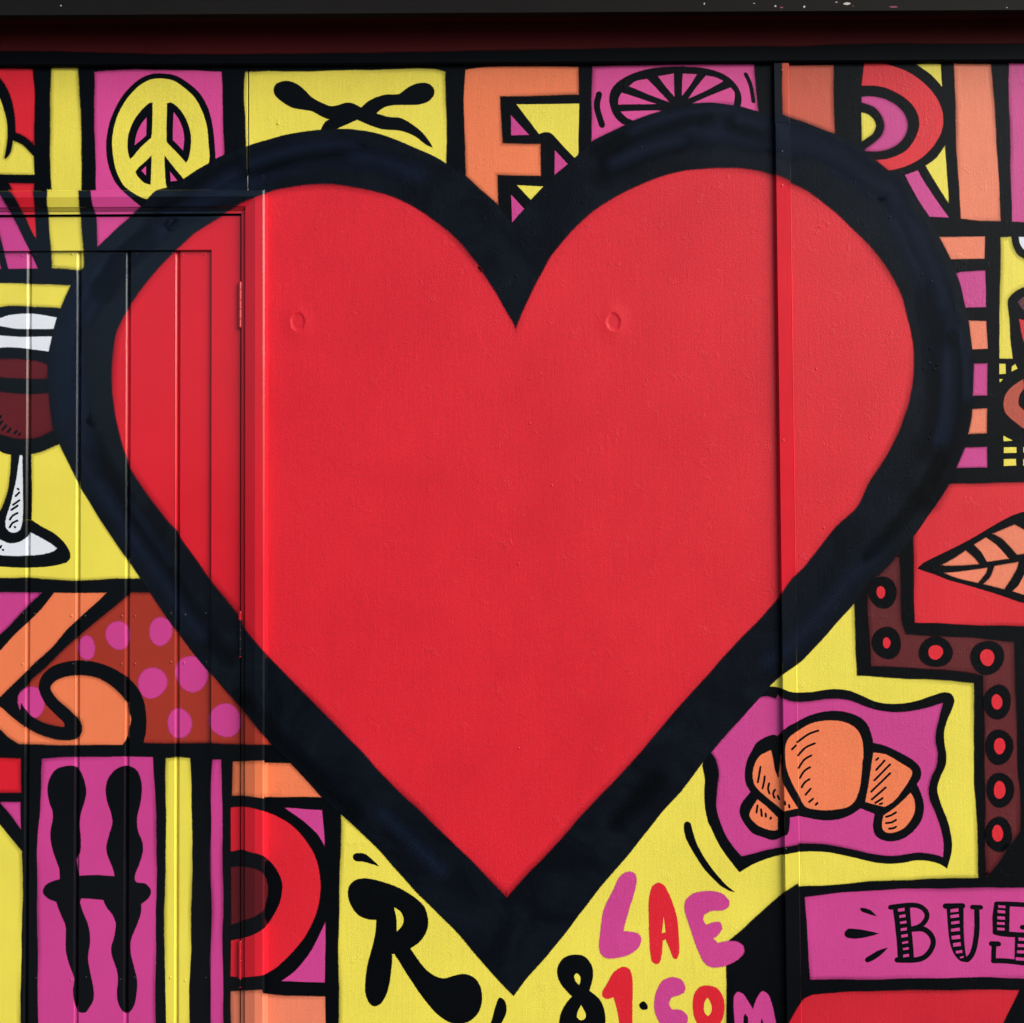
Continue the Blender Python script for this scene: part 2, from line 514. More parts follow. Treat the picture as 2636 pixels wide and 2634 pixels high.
# ---- the heart
sh("painted_heart_outline", "navy_black", 4,
   "B:1515,1165 1420,1110 1250,1030 1100,970 950,935 830,918 700,915 560,930 400,955 250,990 110,1035 "
   "A:1600,1098 1530,1130 1480,1160 1400,1205 1300,1270 1220,1325 1110,1357 1050,1415 1000,1470 930,1540 850,1605 760,1690 690,1762 "
   "E:625,215 560,290 505,375 430,535 400,610 370,735 350,840 342,930 340,1030 345,1140 360,1250 385,1400 425,1500 490,1640 555,1780 650,1931 "
   "F:770,190 900,380 940,430 995,515 1070,625 1150,750 1240,880 1290,940 1390,1070 1490,1190 1530,1225 1640,1350 1750,1480 1870,1630 "
   "H:410,85 520,200 630,325 770,445 910,580 1040,710 1200,885 1400,1100 1600,1300 1800,1530 1931,1680 "
   "I:60,1740c 150,1620 300,1450 420,1300 560,1120 700,940 860,750 1000,580 1130,420 1260,270 1395,90 "
   "K:130,1280 195,1225 300,1150 370,1095 470,985 600,835 720,705 800,590 910,490 1000,400 1040,345 1160,205 1310,0 "
   "L:1400,1782 1450,1666 1512,1525 1540,1425 1562,1260 1570,1160 1571,930 1560,830 1538,620 1515,525 1455,285 1412,185 1330,28 "
   "D:1265,1545 1150,1380 1075,1255 970,1213 880,1140 760,1045 585,950 460,905 350,865 268,840 220,818 140,805 45,792 "
   "C:1900,745 1750,735 1620,742 1500,762 1400,785 1300,815 1185,858 1115,893 1000,950 890,1010 770,1125 630,1240 545,1325 410,1485 320,1590c 225,1455 100,1345 0,1255",
   2.2, "broad black outline band of the painted heart")
sh("painted_heart", "red", 5,
   "W:974,620c 985,592 1003,552 "
   "C:545,1931 600,1830 700,1700 780,1610 880,1520 1000,1440 1120,1370 1280,1295 1450,1240 1600,1210 1750,1197 1900,1197 2000,1208 "
   "D:60,1220 145,1245c 160,1240c 215,1258 266,1284c 275,1300 400,1368 520,1458 640,1560 "
   "L:745,5 830,90 920,200 1000,330 1060,460 1100,600 1135,740 1145,870 1140,1010 1125,1140 1095,1260 1050,1380 990,1510 910,1650 830,1770 750,1931 "
   "K:620,125 560,192 480,300 430,365 360,450 290,512 250,560 200,630 180,662 110,745 0,868 -200,1070 "
   "I:960,0 850,130 700,290 540,450 420,590 280,750 160,870 10,1030c "
   "H:1700,780 1500,590 1340,430 1160,265 1030,130 915,0 "
   "F:1931,1100 1880,1048 1865,1030 1740,875 1690,775 1600,660 1510,550 1400,390 1290,245 1260,190 1180,100 1105,0 "
   "E:1000,1780 935,1680 905,1612 880,1540 850,1430 820,1270 800,1110 795,1000 800,900 815,790 840,690 880,600 935,500 980,430 1050,340 1130,250 1250,130 "
   "A:1330,1710 1380,1662 1500,1582 1560,1545 1600,1512 1700,1455 1780,1420 1855,1388 1890,1375 "
   "B:330,1345 450,1325 560,1315 680,1313 800,1322 950,1350 1100,1392 1250,1455 1400,1550 1530,1650 1640,1760 "
   "C:120,1931 W:905,507 930,545 950,580",
   4.2, "big red painted heart")

# ---- top left: letters, bar, peace sign
sh("painted_letter_fill", "red", 1, "A:-120,480c 230,490c 245,700 242,1025c 200,985 160,958 115,940c 110,850 90,730 50,630 0,555 -120,470c", 3)
sh("painted_letter_fill", "yellow", 1, "A:-120,640c -40,665 0,700 30,790 50,900 50,980 40,1070 33,1125c 45,1130 75,1090 92,1000c 160,1030 240,1110c 246,1240c -120,1240c", 2)
sh("painted_bar", "yellow", 1, "A:370,480c 470,475 555,480c 568,760 580,1150 575,1349c 552,1351c 556,1420 566,1510 572,1540 585,1690 592,1785 593,1870 585,1908 560,1915 460,1908 370,1905c 366,1785 347,1540 343,1500 333,1440 335,1351c 366,1349c 360,1150 358,760", 3.4, "yellow upright bar of a painted letter")
sh("painted_square", "pink", 1, "A:672,510c 1000,495 1572,510c 1580,720 1592,1105c 1600,1300c 1150,1349c 1150,1352c 1005,1467c 930,1540c 690,1765c 688,1620 683,1530 675,1500 655,1430 645,1352c 683,1349c 675,1000 670,700", 2.4, "pink block behind the peace sign")
sh("painted_peace_outline", "black", 2, "A:1130,520 1240,535 1350,600 1430,680 1480,780 1510,900 1525,1030 1530,1150 1480,1330 1300,1480 1150,1515 1010,1470 930,1410 860,1348 810,1280 770,1170 755,1050 760,960 785,850 830,750 890,660 970,580 1050,535")
sh("painted_peace_sign", "yellow", 3, "A:1135,558 1230,575 1310,625 1380,690 1430,780 1465,880 1480,1000 1483,1160 1400,1290 1250,1370 1120,1400 1050,1415 980,1390 920,1353 880,1320 845,1260 815,1170 800,1060 800,960 825,850 865,760 920,680 990,610 1060,570", 1.6, "yellow painted peace sign")
B3 = "painted_peace_gap"
sh(B3, "black", 3.3, "A:1083,730c 1060,735 1000,790 950,860 915,950 907,1030 912,1090 925,1130c 945,1115 1000,1050 1075,980c 1080,950 1082,850")
sh(B3, "pink", 3.6, "A:1042,835c 1000,890 970,960 957,1033c 1000,1000 1040,965c", 1)
sh(B3, "black", 3.3, "A:1187,735c 1215,730 1260,760 1310,825 1345,905 1358,990 1350,1080 1330,1150 1318,1155c 1270,1100 1183,1010c 1185,900")
sh(B3, "pink", 3.6, "A:1235,800c 1265,840 1295,910 1308,990 1300,1070c 1227,995c 1228,890", 1)
sh(B3, "black", 3.3, "A:1075,1105c 1040,1140 985,1190 963,1222c 985,1260 1030,1300 1070,1312c 1075,1220")
sh(B3, "pink", 3.6, "A:1038,1178c 1005,1212c 1038,1247c", 1)
sh(B3, "black", 3.3, "A:1168,1105c 1170,1200 1180,1315 1190,1335c 1300,1300 1305,1272c 1240,1195")
sh(B3, "pink", 3.6, "A:1207,1220c 1258,1285c 1212,1290c", 1)
sh("painted_letter_fill", "red", 1, "A:65,1305c 242,1305c 238,1349c 232,1351c 240,1450 250,1560 258,1700c 190,1560c 155,1500 100,1400 60,1351c 85,1349c", 2.4)
sh("painted_letter_fill", "magenta", 1, "A:-160,1200c -20,1355c 60,1480 75,1505 95,1545 165,1690 270,1905c 62,1910c 30,1800 0,1680 -60,1500 -160,1300c", 2)
sh("painted_letter_fill", "magenta", 1, "A:-160,1500c -20,1760c 8,1910c -160,1912c", 2)

# ---- spoon-like crossed strokes, letter E, fruit slice
sh("painted_block", "yellow", 1, "B:90,510c 400,510 900,500 1200,492 1430,492 1505,510c 1512,800 1515,1165c 1400,1300c 700,1100c 100,1200c 92,1035 85,800 80,620", 3, "yellow block with black crossed strokes")
sh("painted_letter", "black", 2, "B:380,575 450,595 510,640 560,690 620,725 690,755 740,750 800,732 850,735 910,765c 960,720 1020,690 1090,672 1180,668 1240,625 1310,595 1380,592 1425,625 1430,670 1390,720 1320,745 1240,748 1150,747 1080,760 1040,785 1018,805c 1100,830 1190,840 1270,885 1340,940 1390,1000 1420,1050c 1370,1030 1290,970 1190,930 1060,918 960,885 880,852c 820,880 745,912c 700,930 620,925c 650,870 680,850c 640,835 560,790 500,780 420,765 350,725 300,680 288,635 310,595", 1.6, "black wavy crossed strokes on yellow")
sh("painted_letter", "orange", 1, "C:-5,495c 150,478 500,472 795,478c 800,672c 500,680 240,685c 248,850 257,1020c 525,1025c 530,1248c 222,1243c 225,1455c 100,1345 0,1250c -12,900 -15,680", 2.6, "orange painted letter E")
sh("painted_letter_shade", "yellow", 1, "C:357,742c 802,738c 798,1000 795,1100 770,1122c 700,1050 620,960 590,940 550,940 520,952c 440,850")
for p in ("C:318,820c 445,960c 318,962c", "C:630,1068c 720,1165c 627,1242c", "C:318,1383c 410,1485c 325,1580c"):
    sh("painted_letter_shade", "magenta", 4.4, p)
sh("painted_letter_shade", "yellow", 4.4, "C:360,1318c 545,1325c 458,1420c")
sh("painted_block", "pink", 1, "C:900,475c 1300,462 1600,452 D:-120,435 10,445c 25,600 42,795c C:1700,850c 1000,1000c 890,1015c 893,700", 3.2, "pink block with the fruit slice")
sh("painted_fruit_slice", "black", 2, "C:1015,720 1030,640 1080,580 1180,525 1330,485 1550,470 M:300,345 500,360 680,400 830,470 940,570 1000,690 1005,780 990,850c C:1700,800c 1200,880c 1120,885 1050,820", 1.6, "black outline of a round fruit slice")
for p in ("C:1105,658c 1350,740c 1078,743c 1080,700", "C:1155,615c 1200,580 1285,562c 1370,650 1445,728c 1300,675", "C:1362,543c 1475,525c 1480,690c 1420,620",
          "M:275,435c 452,440c 380,560 265,715c", "M:565,458c 680,480 785,530c 560,650 342,745c 440,610", "M:870,605c 915,660 920,730 908,828c 640,795 390,810c 620,705",
          "C:1097,795c 1250,788 1400,785c 1300,815 1185,858c 1140,840"):
    sh("painted_fruit_segment", "pink", 3 if not p.startswith(("C:1097", "M:870")) else 4.4, p, 1.2)
stroke("painted_motion_line", "black", 2, 44, "C:945,670 930,760 965,890")
stroke("painted_motion_line", "black", 2, 28, "M:1058,440 1120,580 1155,780")

# ---- top right: strip patch, letter R, bars
sh("painted_block", "salmon", 1, "D:212,450c 262,445c 266,468c 575,462c 580,700 583,958c 460,907 350,867 268,840c 220,818c 215,600", 3, "dull orange patch across the strip")
sh("painted_letter", "red", 4.4, "D:797,450c 880,445 1000,470 1130,525 1240,610 1310,700 1350,800 1355,880 1335,960 1280,1050 1190,1130 1080,1185 970,1213c 880,1140c 960,1130 1080,1080 1150,1000 1185,900 1180,830 1140,750 1060,680 960,630 870,612 778,610c", 2.6, "red bowl of a painted letter R")
sh("painted_letter_fill", "magenta", 1, "D:778,692c 850,688 940,705 1020,745 1080,800 1105,870 1095,940 1050,1010 980,1055 890,1078 785,1075c 860,1020 920,960 940,890 920,820 870,765 778,730c", 2)
sh("painted_letter_fill", "yellow", 1, "D:778,803c 820,812 860,845 878,890 855,950 778,1007c", 1.6)
sh("painted_letter_shade", "yellow", 1, "D:1165,457c 1338,455c 1348,615c 1270,530", 2)
sh("painted_letter_shade", "yellow", 1, "D:1370,1035c 1380,1200 1397,1445c 1310,1310 1232,1178c 1310,1120", 2)
sh("painted_letter_leg", "magenta", 4.4, "D:1085,1245c 1175,1213c 1240,1320 1395,1545c 1260,1540c 1180,1420", 2)
sh("painted_bar", "coral", 1, "D:1437,455c 1697,455c 1715,700 1735,1000 1765,1570c 1620,1565 1485,1555c 1460,1200 1445,800", 2.6, "coral upright bar beside the painted letter R")
sh("painted_bar", "magenta", 1, "D:1822,452c 1931,450c 2300,452c 2300,1585c 1845,1575c 1835,1100 1825,700", 2.4)
for c, p in (("coral", "L:1330,28c 1652,28c 1648,185c 1412,185c"), ("magenta", "L:1450,285c 1480,275 1655,270c 1658,528c 1515,528c 1480,380"),
             ("coral", "L:1537,625c 1660,625c 1670,820c 1562,828c"), ("magenta", "L:1572,928c 1668,928c 1668,1155c 1568,1155c"),
             ("coral", "L:1565,1250c 1668,1248c 1668,1425c 1537,1425c 1555,1340"), ("magenta", "L:1510,1522c 1665,1520c 1667,1665c 1450,1668c")):
    sh("painted_ladder_square", c, 4.4, p, 1.8)
sh("painted_block", "yellow", 1, "L:1765,30c 1840,25c 1850,90 1880,150 1931,185 2000,205c 2300,230c 2300,330c 2000,370 1931,385 1860,420 1820,465 1815,500 1825,600 1830,740 1850,890c 1757,890c 1755,700 1762,400", 2)
sh("painted_cup", "white", 1, "L:1895,28c 1900,70 1931,120 2000,150 2200,170c 2200,25c", 2)
sh("painted_cup", "plum", 1, "L:1885,490c 1931,450 2000,430 2200,420c 2200,590c 2000,575 1931,550", 3)
sh("painted_cup", "red_deep", 1, "L:1895,610c 1931,620 2200,640c 2200,900c 2000,840 1931,770", 2)
for p in ("L:1757,930c 1800,930c 1803,1000c 1757,1003c", "L:1845,950c 1870,932c 1885,965c 1842,985c", "L:1757,1038c 1782,1038c 1760,1062c",
          "L:1785,1440c 1850,1475c 1785,1480c", "L:1787,1522c 1875,1520c 1877,1560c 1787,1563c", "L:1787,1607c 1872,1603c 1875,1650c 1787,1655c",
          "L:1925,1522c 2050,1520c 2050,1560c 1925,1560c", "L:1925,1607c 2050,1603c 2050,1650c 1925,1652c"):
    sh("painted_grid_cell", "yellow", 1, p, 1)
sh("painted_swirl", "rust", 1, "L:1785,1220 1800,1150 1850,1090 1925,1040c 1931,1100 1900,1150 1893,1220 1931,1260 2000,1300 2150,1330c 2150,1450c 2000,1415 1931,1390 1850,1330 1800,1280", 2)

# ---- right: red box with leaf, maroon studded frame
sh("painted_block", "red", 1, "L:1380,1782c 1700,1777 2000,1772 2350,1770c K:2350,880c 1931,862 1600,852 1300,840 1158,835c 1150,600 1148,400 1150,195c L:1240,1900c", 2.4, "red block with the leaf")
sh("painted_leaf", "black", 2, "K:1172,452c 1210,415 1330,355 1520,260 1700,155 1850,75 1931,50 2060,40 2250,150c 2250,600c 2060,710 1931,697 1800,655 1600,590 1400,535 1280,490", 1.6, "black outlined leaf")
for p in ("K:1335,432c 1430,380 1515,325c 1570,370 1610,418c 1480,432", "K:1575,285c 1660,232c 1730,280 1790,340 1825,380c 1670,405c 1630,340",
          "K:1705,205c 1860,140c 1931,175 2000,210 2080,250c 2080,320c 1880,355c 1830,300 1770,240", "K:1360,485c 1520,465 1670,445c 1660,480 1600,552c 1480,525",
          "K:1720,435c 1890,405c 1880,450 1840,520 1790,602c 1640,560c 1690,510", "K:1945,470c 1890,570 1850,612c 1931,635 2050,640c 2080,420c"):
    sh("painted_leaf_cell", "coral", 3, p, 1.6)
sh("painted_studded_frame", "maroon", 4.4, "K:1040,345c 1048,500 1055,700 1065,850 1090,922c 1350,935 1600,950 1855,975c 1868,1300 1885,1900 J:1900,300 1902,570c 1820,680 1740,800 1660,888c 1655,700 1655,300 K:1650,1700 1645,1400 1640,1210c 1400,1172 1100,1155 845,1142c 835,950 822,750 820,600c 830,560 910,490c 1000,400", 3.6, "maroon stepped frame with round studs")
for (cx, cy, rx, ry, dx, dy, ax, ay) in ((925, 620, 102, 115, -12, 0, 30, 45), (955, 980, 105, 115, 0, -2, 27, 39), (1303, 1045, 119, 112, 0, 0, 52, 52),
                                         (1668, 1085, 118, 125, 0, -2, 50, 60), (1740, 1400, 99, 125, -2, 0, 38, 54), (1752, 1720, 98, 130, 5, -8, 39, 60),
                                         (1760, 2024, 97, 128, -3, 0, 42, 62), (1750, 2340, 95, 130, -7, -8, 40, 58)):
    oval("painted_stud", "black", 4.7, "K", cx, cy, rx, ry, 3.2)
    oval("painted_stud_centre", "red", 5.0, "K", cx + dx, cy + dy, ax, ay, 1.4)

# ---- yellow field under the heart with pillow, croissant, letters
sh("painted_block", "yellow", 1, "H:770,440c 1500,1100c I:60,1500c 700,800c 1300,150c K:60,1250c 500,850c 720,690c 730,900 742,1215c 1000,1230 1300,1245 1570,1265c 1575,1500 1572,1931 J:1590,400 1605,895c 1300,905 900,920 600,945 335,960c 325,940c 225,1003c 120,1085 0,1195 I:1700,1250 1590,1345c 1568,1530c 1575,2500c H:762,2500c 752,1700 750,1400 757,1000 765,700", 2.6, "yellow ground below the heart with letters and croissant")
sh("painted_letter", "black", 2, "H:940,903 1040,920 1160,960 1280,1030 1360,1110 1385,1210 1370,1290 1320,1360 1260,1400c 1300,1460 1370,1550 1440,1600 1500,1612 1560,1595 1640,1580 1710,1605 1755,1670 1768,1760 1745,1850 1690,1910 1620,1935 1540,1925 1440,1860 1340,1740 1240,1590 1180,1490 1145,1438c 1130,1440c 1130,1500 1115,1620 1090,1720 1050,1790 1000,1812 960,1780 938,1710 940,1620 960,1500 1000,1350 1013,1260 1016,1197c 960,1195 890,1165 840,1100 817,1030 825,960 870,915", 1.6, "black rounded letter R on yellow")
sh("painted_letter_counter", "yellow", 3, "H:1145,1110c 1185,1135 1212,1190 1200,1240 1162,1280c 1162,1200", 1.2)
sh("painted_drop", "black", 2, "H:890,722 940,730 1000,780 1040,820c 980,800 920,783 870,780 850,755 860,730", 1.2)
sh("painted_drop", "black", 2, "H:1890,1747 1925,1765 1942,1820 1935,1870 1900,1935 1840,1990c 1815,1965c 1840,1900 1860,1820", 1.2)
sh("painted_motion_line", "black", 2, "I:1270,560 1270,515 1290,498 1315,510 1330,560 1360,650 1420,760 1500,870 1570,950 1632,1000c 1600,995 1530,955 1420,840 1340,720 1285,620", 1.4)
sh("painted_letter", "magenta", 3, "I:880,852 925,870 935,920 915,1010 880,1130 850,1240 843,1278c 890,1280 950,1295 970,1335 950,1390 890,1440 800,1468 720,1470 680,1440 667,1380 680,1270 700,1130 760,1000 815,890", 3, "magenta letter L")
sh("painted_letter", "red", 3, "I:1085,932 1130,950 1180,1050 1220,1180 1235,1330 1237,1430 1220,1477 1195,1465 1165,1390 1140,1335c 1120,1345c 1115,1440 1100,1500 1075,1512 1045,1490 1030,1400 1020,1200 1022,1050 1045,960", 2, "red letter A")
sh("painted_letter_counter", "yellow", 3.4, "I:1125,1175c 1140,1285c 1115,1290c", 1)
sh("painted_letter", "magenta", 3, "I:1450,993 1540,1010 1590,1060 1590,1100 1550,1130 1470,1135 1420,1160 1408,1195 1430,1235c 1480,1215 1530,1215 1542,1260 1510,1310 1480,1330c 1510,1362c 1560,1350 1640,1350 1690,1380 1695,1430 1650,1480 1560,1525 1470,1537 1410,1500 1360,1390 1310,1240 1275,1120 1285,1050 1350,1005", 3, "magenta letter E")
sh("painted_digit", "black", 2, "I:500,1442 570,1460 620,1530 625,1610 600,1700c 670,1760 705,1840 712,1931 690,2010 550,2050 400,2010 383,1931 400,1850 440,1780 475,1740c 410,1670 375,1600 375,1530 420,1465", 1.6, "black digit 8")
sh("painted_letter_counter", "yellow", 3, "I:510,1577 535,1600 535,1640 525,1660c 500,1630 493,1595", 1)
sh("painted_letter_counter", "yellow", 3, "I:540,1805c 570,1860 570,1895 540,1912 510,1890 515,1850", 1)
sh("painted_digit", "red", 3, "I:840,1530 885,1550 905,1630 905,1800 908,2010c 822,2010c 800,1850 770,1745c 730,1760 695,1745 690,1710 730,1640 770,1570", 2, "red digit 1")
sh("painted_dot", "black", 2, "I:985,1775 1010,1800 1013,1830 985,1838 960,1825 955,1795", 1.4)
sh("painted_letter", "magenta", 3, "I:1190,1605 1250,1620 1280,1665 1275,1710 1230,1735 1185,1750 1165,1790 1185,1835c 1250,1838 1295,1880 1290,1930 1230,1968 1130,1960 1080,1900 1060,1820 1070,1720 1120,1630", 2.6, "magenta letter C")
sh("painted_letter", "red", 3, "I:1430,1662 1500,1680 1545,1740 1558,1810 1545,1900 1500,1965 1400,1968 1345,1890 1332,1800 1345,1720 1380,1675", 2, "red letter O")
sh("painted_letter_counter", "yellow", 3.4, "I:1437,1750 1465,1800 1465,1850 1440,1880 1415,1850 1415,1790", 1)
sh("painted_letter", "magenta", 3, "I:1625,1740 1650,1710 1690,1725 1735,1790 1762,1832c 1780,1770 1810,1715 1835,1702 1870,1730 1900,1810 1940,2010c 1850,2010c 1835,1920 1820,1895c 1805,2010c 1735,2010c 1725,1890 1705,1865c 1695,1880 1690,2010c 1640,2010c 1625,1850", 2.2, "magenta letter M")
# pillow and croissant
sh("painted_pillow_outline", "black", 2, "K:130,1290 200,1300 260,1325 310,1333 420,1328 520,1312 610,1308 690,1320 780,1355 860,1390 950,1410 1080,1408 1180,1390 1280,1355 1370,1330 1420,1345 1438,1390 1420,1450 1385,1530 1362,1620 1365,1690 1380,1780 J:1375,100 1340,180 1315,260 1320,310 1350,400 1395,520 1420,640 1415,730 1385,833c 1330,800 1250,780 1170,775 1080,790 960,798 850,785 700,750 560,720 450,710 335,715c 230,735c 210,735 100,765 0,805 I:1665,860c 1610,790 1530,680 1470,560 1440,500 1420,400 1415,300 1420,200 1400,100c K:-260,1600c -60,1420c 60,1310", 1.8)
sh("painted_pillow", "magenta", 2.4, "K:0,1412 40,1372 110,1358 170,1375c 185,1345c 210,1370c 300,1400 420,1395 520,1380 620,1375 700,1390 800,1430 900,1462 990,1472 1110,1465 1220,1445 1358,1408c 1330,1500 1305,1600 1300,1680 1318,1770 1310,1860 J:1275,180 1253,270 1260,350 1300,440 1340,560 1362,660 1355,755c 1300,735 1200,717 1120,725 990,743 880,735 750,705 600,670 480,658 335,655c 330,665c 235,680c 210,680c 100,700 0,728 I:1680,748c 1630,690 1560,580 1510,450 1497,380 1510,250 1520,150 1500,60 1465,0 K:-150,1590", 2, "magenta wavy pillow behind the croissant")
sh("painted_croissant_outline", "black", 2.8, "K:210,1610c 260,1570 310,1545 400,1500 500,1470 590,1462 680,1472 770,1510 820,1560 850,1640 860,1690c 940,1710 1050,1760 1140,1810 1190,1860 J:1200,150 1195,190 1170,235c 1205,310 1220,400 1205,480 1150,560 1070,620 980,642 910,625 870,590 857,530 870,445c 770,405c 700,450 600,485 500,490 400,475 330,460c 268,470c 265,530 250,590 215,605c 150,630 80,610 0,580 I:1690,500 1665,430 1680,370 1745,290c 1710,230 1703,150 1720,60 K:0,1740 30,1690 90,1650 150,1630 180,1640c", 1.8)
cr = "painted_croissant"
sh(cr, "orange", 3.2, "K:310,1615 400,1560 500,1535 600,1532 690,1555 750,1600 785,1680 790,1800 J:785,60 778,150 760,270 730,350 680,395 580,415 480,418 380,395 330,310 280,220 245,120 235,20 K:240,1700 265,1650", 2, "orange painted croissant, middle fold")
sh(cr, "orange", 3.2, "J:135,-10c 150,60 162,130 185,195c 195,120 208,20c 215,210 260,300 325,405c 225,425c 140,355 60,290 15,235 3,170 20,90 60,30", 1.8)
sh(cr, "orange", 3.2, "J:38,340c 100,390 180,470c 182,555c 150,563 80,545 20,510 -20,455 0,400", 1.8)
sh(cr, "orange", 3.2, "J:860,10c 950,25 1060,85 1130,130 1137,160 1110,215 1060,290 1000,360 940,395 920,392c 802,360c 825,250 845,120", 1.8)
sh(cr, "orange", 3.2, "J:1125,295c 1150,340 1155,420 1125,490 1070,550 1000,578 950,575 925,550 922,500 932,455c 1000,410 1070,350", 1.8)
for p in ("K:282,1736 310,1708", "K:320,1686 400,1630 472,1602", "K:326,1778 380,1722 446,1692", "J:330,120 370,60 422,28", "J:340,190 370,140 412,112",
          "J:352,256 375,220 408,199", "J:379,308 416,264", "J:406,360 434,336", "J:450,380 464,366", "J:880,62 895,48", "J:880,132 940,64", "J:868,206 980,94",
          "J:846,288 980,156", "J:849,343 950,256", "J:876,366 928,331", "J:905,377 922,371", "J:950,465 985,455 1021,434", "J:950,510 990,505 1021,487",
          "J:971,551 1000,548 1021,537", "J:40,220 60,110", "J:75,263 85,220 90,177", "J:122,298 112,265 120,227", "J:158,330 148,300 162,272", "J:192,343 182,317",
          "J:235,379 232,357", "J:265,399 262,382", "J:30,434 38,382", "J:68,460 62,412", "J:98,464 95,441", "J:130,480 135,469"):
    stroke("painted_hatch_line", "black", 3.6, 15, p, 0.9)

# ---- BUS lettering box
sh("painted_block", "magenta", 1, "J:375,1035c 700,1000 1000,982 1300,975 1931,968 2350,966c 2350,1618c 1931,1612 1700,1605 1300,1610 800,1620 412,1620c 400,1400 385,1200", 2.2, "magenta box with the lettering BUS")
sh("painted_drop", "black", 2, "J:795,1115 840,1130 885,1172c 840,1162 780,1140 765,1122 775,1113", 1)
sh("painted_drop", "black", 2, "J:655,1295 680,1262 730,1262 820,1275 902,1292c 850,1310 770,1328 710,1330 670,1322", 1.2)
sh("painted_drop", "black", 2, "J:965,1393c 930,1430 880,1470 820,1500 802,1490 805,1470 850,1440 900,1412", 1)
BL = "painted_letter_B"; UL = "painted_letter_U"; SL = "painted_letter_S"
sh(BL, "black", 2, "J:1000,1108c 1120,1090c 1132,1250 1150,1480c 1035,1488c 1020,1280", 1.2, "black slab letter B with ladder stem")
stroke(BL, "black", 2.1, 35, "J:980,1110 1100,1094 1180,1097 1232,1135 1238,1185 1195,1240 1130,1262", 1)
stroke(BL, "black", 2.1, 38, "J:1130,1262 1215,1263 1272,1310 1286,1370 1250,1440 1180,1478 1028,1482", 1)
sh(UL, "black", 2, "J:1378,1095c 1500,1100c 1503,1300 1515,1420 1530,1497c 1480,1490 1435,1440 1402,1350 1388,1220", 1.2, "black slab letter U with ladder stem")
stroke(UL, "black", 2.1, 40, "J:1372,1100 1498,1100", 1)
stroke(UL, "black", 2.1, 38, "J:1594,1108 1596,1250 1582,1380 1556,1450 1525,1480", 1)
stroke(UL, "black", 2.1, 32, "J:1562,1107 1626,1107", 1)
sh(SL, "black", 2, "J:1722,1075c 1830,1080c 1825,1300c 1708,1285c 1705,1180", 1.2, "black slab letter S with ladder stem")
stroke(SL, "black", 2.1, 34, "J:1732,1082 1830,1085 1960,1096 2000,1130 1998,1180", 1)
stroke(SL, "black", 2.1, 34, "J:1915,1250 1960,1250", 1)
stroke(SL, "black", 2.1, 38, "J:1724,1284 1800,1298 1960,1305", 1)
sh(SL, "black", 2, "J:1868,1295c 1985,1300c 1992,1510c 1862,1500c", 1.2)
stroke(SL, "black", 2.1, 36, "J:1712,1488 1800,1488 1960,1506", 1)
stroke(SL, "black", 2.1, 34, "J:1718,1372 1713,1488", 1)
stroke(SL, "black", 2.1, 36, "J:1697,1367 1752,1369", 1)
slots = [(1035, 1082, 1115, 1138), (1045, 1088, 1162, 1182), (1050, 1095, 1207, 1225), (1055, 1098, 1255, 1275), (1060, 1105, 1300, 1320), (1065, 1108, 1350, 1365),
         (1070, 1110, 1395, 1412), (1072, 1112, 1442, 1462),
         (1408, 1465, 1118, 1142), (1408, 1468, 1160, 1182), (1412, 1470, 1208, 1228), (1412, 1473, 1257, 1280), (1415, 1475, 1308, 1335), (1425, 1480, 1358, 1385),
         (1445, 1490, 1415, 1435), (1475, 1500, 1456, 1468),
         (1748, 1798, 1095, 1112), (1742, 1795, 1130, 1150), (1740, 1793, 1172, 1193), (1738, 1793, 1213, 1230), (1740, 1793, 1252, 1270),
         (1890, 1950, 1325, 1345), (1885, 1950, 1370, 1390), (1880, 1950, 1415, 1435), (1870, 1950, 1465, 1485)]
for (a, b, c, d) in slots:
    k = 4 if a < 1700 else -2
    sh("painted_letter_slot", "magenta", 2.6, "J:%d,%dc %d,%dc %d,%dc %d,%dc" % (a, c + k, b, c - k, b + 2, d - k, a + 2, d + k // 2), 0.8)
sh("painted_block", "red_deep", 1, "J:-60,2500c 260,1931c 300,1860 365,1760 430,1728c 800,1705 1200,1698 1700,1695 1900,1695c 1830,1830 1765,1960 1450,2500c", 2.4, "deep red block below the lettering box")

# ---- left: wine glass
sh("painted_glass_field", "yellow", 1, "E:-220,362c 0,358 150,358 300,365 505,375c 430,535c 300,525 150,517 60,517 0,527 -220,580c", 2.2, "yellow ground behind the wine glass")
sh("painted_glass_rim", "white", 1, "E:-110,632 0,605 60,585 150,575 260,577 405,600c 382,680c 250,683 120,680 0,660 -80,648", 2, "white rim of the painted wine glass")
sh("painted_glass_bowl", "white", 1, "E:-220,718c 0,728 180,738 370,735c 350,843c 250,830 150,815 60,810 0,815 -220,832c", 2)
sh("painted_wine", "maroon", 1, "E:-220,915c 0,898 120,897 260,908 338,935c 338,1031c 200,1035 80,1032 0,1025 -220,1010c", 4.5, "dark red wine in the painted glass")
sh("painted_wine", "maroon", 1, "E:-220,1115c 0,1130 150,1142 345,1140c 360,1270 385,1400c 300,1440 220,1458 130,1460 60,1445 0,1430 -220,1330c", 3)
for p in ("E:8,1300 -4,1318", "E:16,1336 -2,1362", "E:45,1366 18,1396", "E:76,1390 56,1415", "E:118,1408 102,1424", "E:144,1424 136,1434"):
    stroke("painted_hatch_line", "black", 1.5, 17, p, 0.9)
sh("painted_glass_field", "yellow", 1, "E:-220,1440c 0,1550 30,1565 75,1575c 72,1720 55,1830 20,1931 -30,2010 -220,2120c", 2)
